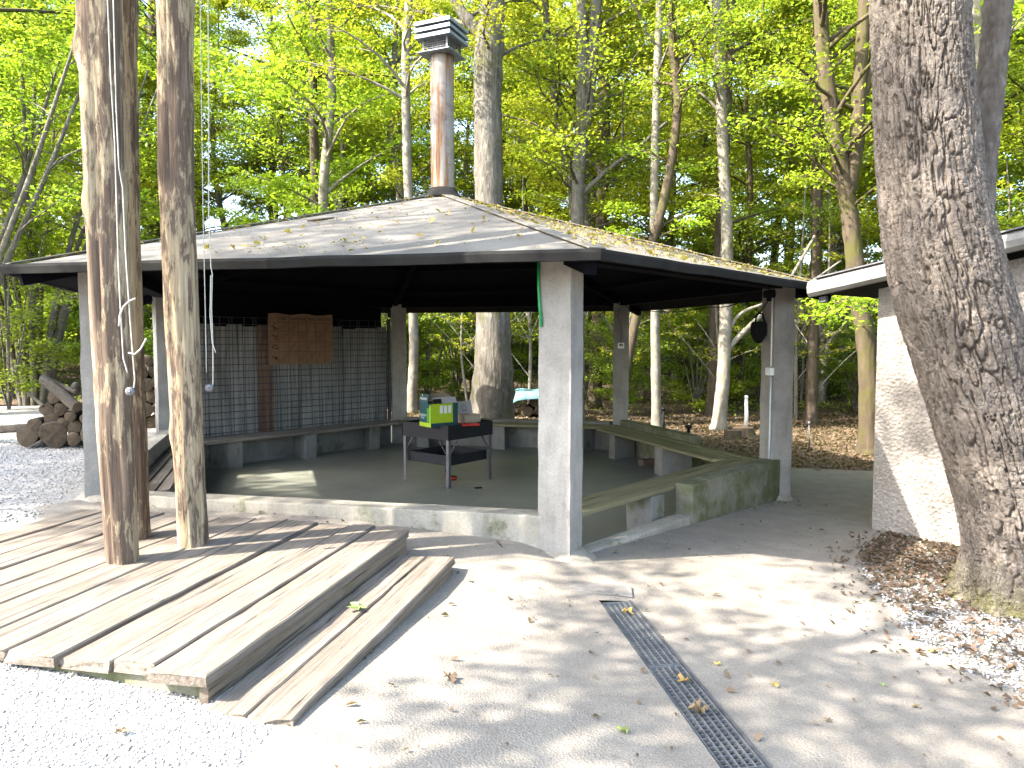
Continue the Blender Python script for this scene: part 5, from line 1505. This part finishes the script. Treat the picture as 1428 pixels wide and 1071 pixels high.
# forest variants, copied ------------------------------------------------------------------
VAR = []
for k, (H, z0, bl, bark, leaf, ls, r0) in enumerate(((15, 2.6, 3.6, 'bark_grey', 'leaf_b', .12, .16), (17, 3.2, 3.9, 'bark_dark', 'leaf_a', .125, .2), (13, 1.8, 3.2, 'bark_pale', 'leaf_a', .115, .12), (19, 4.0, 4.2, 'bark_dark', 'leaf_c', .13, .23), (16, 2.2, 3.8, 'bark_grey', 'leaf_b', .12, .17), (12, 1.2, 3.0, 'bark_moss', 'leaf_d', .11, .11))):
    rg_ = random.Random(60 + k); x = y = 0; sp = []
    for q in range(7):
        sp.append(Vector((x, y, H * q / 6))); x += rg_.uniform(-.3, .3); y += rg_.uniform(-.3, .3)
    VAR.append(tree_meshes(300 + k, sp, [r0 * 1.35, r0, r0 * .85, r0 * .7, r0 * .5, r0 * .3, r0 * .1], z0, 52, bl, 9, 48, ls, M[bark], M[leaf], spread=(.26, .09)))
LAB = ["yellow-green grey-trunked beech of the wood behind the clearing", "bright green dark-trunked tree of the wood behind the clearing", "pale-trunked light green young tree in the wood", "tall deep green dark-trunked tree in the wood", "tall yellow-green beech with low leafy branches in the wood", "low-branched mossy young tree in the wood"]
rgf = random.Random(71); placed = []
def try_tree(x, y, v, mind=1.6):
    for a, b in placed:
        if (a - x) ** 2 + (b - y) ** 2 < mind ** 2: return False
    placed.append((x, y)); sc = rgf.uniform(.82, 1.2)
    tree("forest_tree", Vector((x, y, gz(x, y) - .05)), VAR[v], LAB[v], "tree", "trees of the wood, kind %d" % (v + 1), rgf.uniform(0, 6.28), sc)
    return True
cnt = 0; tries = 0
while cnt < 74 and tries < 4000:
    tries += 1
    y = rgf.uniform(17.8, 42); half = y * .86 + 2; x = rgf.uniform(-half, half)
    if y < 24 and rgf.random() < .35: continue
    if try_tree(x, y, rgf.choice((0, 0, 1, 1, 2, 2, 3, 4, 4, 5)), 1.7 + y * .018): cnt += 1
cnt = 0
while cnt < 15:
    y = rgf.uniform(21, 36)
    if try_tree(rgf.uniform(-.62 * y, .62 * y), y, rgf.choice((0, 4, 2, 0)), 1.0): cnt += 1
for x, y, v in ((-11.5, 15.8, 1), (11.5, 15.5, 1), (9.5, 18.5, 0), (13.5, 13.0, 2), (10.3, 12.3, 5), (8.6, 8.9, 2), (12.5, 8.0, 1)): try_tree(x, y, v, .5)

# trees standing round the yard outside the picture, whose crowns throw the dappled shade
SV = []
for k in range(3):
    rg_ = random.Random(90 + k); x = y = 0; sp = []
    for q in range(7):
        sp.append(Vector((x, y, 17 * q / 6))); x += rg_.uniform(-.3, .3); y += rg_.uniform(-.3, .3)
    SV.append(tree_meshes(340 + k, sp, [.34, .25, .22, .18, .13, .08, .03], 7.0, 32, 4.3, 8, 24, .17, M['bark_grey'], M['leaf_a'], spread=(.24, .09)))
LV = []
for k in range(2):
    rg_ = random.Random(190 + k); sp = [Vector((rg_.uniform(-.2, .2) * (q > 0), 4.0 * (q / 6) ** .9, 10 * q / 6)) for q in range(7)]
    LV.append(tree_meshes(360 + k, sp, [.12, .09, .08, .07, .05, .035, .02], 4.6, 30, 2.6, 8, 19, .13, M['bark_grey'], M['leaf_a'], spread=(.24, .09)))  # lean and slim stems shaped so crowns shade the yard with little trunk shadow
for k, (x, y, s_) in enumerate(SHADE_LEAN):
    tree("leaning_shade_tree", Vector((x, y, gz(x, y) - .05)), LV[k % 2], "unseen slim beech, leaned in to shade the yard", "tree", "unseen slim beeches placed to shade the yard", (-.1, .15, .0, .1)[k], s_)
for k, (x, y, s_) in enumerate(SHADE):
    tree("yard_tree", Vector((x, y, gz(x, y) - .05)), SV[k % 3], "tall beech at the edge of the yard throwing dappled shade", "tree", "tall beeches around the yard", k * 1.7, s_)

# shrubs -----------------------------------------------------------------------------------
SH = []
for k, (H, w, leaf, ls) in enumerate(((2.2, 1.3, 'leaf_d', .085), (3.2, 1.6, 'leaf_a', .085), (1.3, 1.1, 'leaf_d', .075), (3.8, 1.9, 'leaf_d', .09))):
    fk = []; rg_ = random.Random(80 + k)
    for q in range(6):
        a = q / 6 * 2 * PI + rg_.random(); fk.append(([Vector((0, 0, 0)), Vector((math.cos(a) * w * .25, math.sin(a) * w * .25, H * .5)), Vector((math.cos(a) * w * .5, math.sin(a) * w * .5, H * .95))], [.022, .016, .006]))
    SH.append(tree_meshes(400 + k, [Vector((0, 0, 0)), Vector((.05, 0, H * .5)), Vector((0, .05, H))], [.03, .02, .006], .12, 46, w, 7, 24, ls, M['bark_grey'], M[leaf], fk, sides=5, elev=(10, 50), spread=(.16, .09)))
SLAB = ["mid green shrub in the undergrowth", "tall light green shrub in the undergrowth", "low bushy green shrub at the foot of the wood", "tall broad green shrub in the undergrowth"]
ns = 0; tries = 0; sp_ = []
while ns < 150 and tries < 5000:
    tries += 1
    y = rgf.uniform(16.2, 36); half = y * .8 + 1; x = rgf.uniform(-half, half)
    if y < 18.6 and -3.5 < x < 8.6: continue
    if x < -4.5 and y < 16.6: continue
    if any((a - x) ** 2 + (b - y) ** 2 < .9 for a, b in sp_): continue
    sp_.append((x, y)); v = rgf.choice((0, 1, 2, 3, 3, 0)); ns += 1
    tree("shrub", Vector((x, y, gz(x, y) - .03)), SH[v], SLAB[v], "shrub", "undergrowth shrubs, kind %d" % (v + 1), rgf.uniform(0, 6.28), rgf.uniform(.75, 1.25), ("stems", "foliage"))
for x, y, v, s_ in ((-10.2, 14.8, 3, 1.0), (-8.6, 16.3, 2, 1.1), (-7.2, 16.4, 0, .9), (-6.2, 15.6, 2, 1.0), (8.9, 11.8, 3, .8), (10.5, 10.4, 0, 1.1), (6.9, 9.0, 1, .7)):
    tree("shrub", Vector((x, y, gz(x, y) - .03)), SH[v], SLAB[v], "shrub", "undergrowth shrubs, kind %d" % (v + 1), rgf.uniform(0, 6.28), s_, ("stems", "foliage"))

# thin bare-stemmed saplings in front of the undergrowth
SP = []
for k in range(3):
    rg_ = random.Random(120 + k); fk = []
    for q in range(5):
        a = rg_.uniform(0, 6.28); h0 = rg_.uniform(.6, 2.2); l_ = rg_.uniform(.6, 1.6)
        fk.append(([Vector((0, 0, h0)), Vector((math.cos(a) * l_ * .5, math.sin(a) * l_ * .5, h0 + l_ * .6)), Vector((math.cos(a) * l_, math.sin(a) * l_, h0 + l_ * 1.1))], [.016, .011, .005]))
    SP.append(tree_meshes(440 + k, [Vector((0, 0, 0)), Vector((rg_.uniform(-.2, .2), 0, 1.6)), Vector((rg_.uniform(-.4, .4), .1, 3.2)), Vector((rg_.uniform(-.6, .6), 0, 5))], [.045, .035, .025, .01], 1.4, 16, 1.6, 5, 9, .085, M['bark_pale'], M['leaf_b'], fk, sides=6, spread=(.12, .05)))
for k in range(24):
    x, y = rgf.uniform(-7, 11), rgf.uniform(16.4, 22)
    if k < 8: x, y = rgf.uniform(-4, 0.5), rgf.uniform(16.5, 19)
    tree("sapling", Vector((x, y, gz(x, y) - .03)), SP[k % 3], "thin pale-stemmed sapling with sparse yellow leaves in the undergrowth", "sapling", "thin saplings in the undergrowth", rgf.uniform(0, 6.28), rgf.uniform(.8, 1.3), ("stems", "foliage"))

# ground cover
def gc_pts(n, f):
    out = []
    while len(out) < n:
        x, y = RNG.uniform(-26, 26), RNG.uniform(13, 40)
        if RNG.random() > f(x, y): continue
        out.append((x, y, gz(x, y) + abs(RNG.normal(0, .16))))
    return np.array(out)
def gcd(x, y):
    if -4.2 < x < 8.8 and y < 18.2: return 0.0
    if x < -4.2 and y < 15.8 + .5 * math.sin(x * 1.7): return 0
    if x >= 8.8 and y < 12: return 0
    return .25 + .75 * (fbm(np.array([x * .5 + 60]), np.array([y * .5 + 60]), 12, 0, 3)[0] > .48)
pts = gc_pts(34000, gcd)
V, Q = leaves_np(pts, RNG.uniform(.05, .12, len(pts)), RNG, 1.0, .7)
tag(link("ground_cover", np_mesh("ground_cover", V, Q, [M['leaf_d']])), "low green herbs and seedlings covering the floor of the wood", "ground cover", kind="stuff")
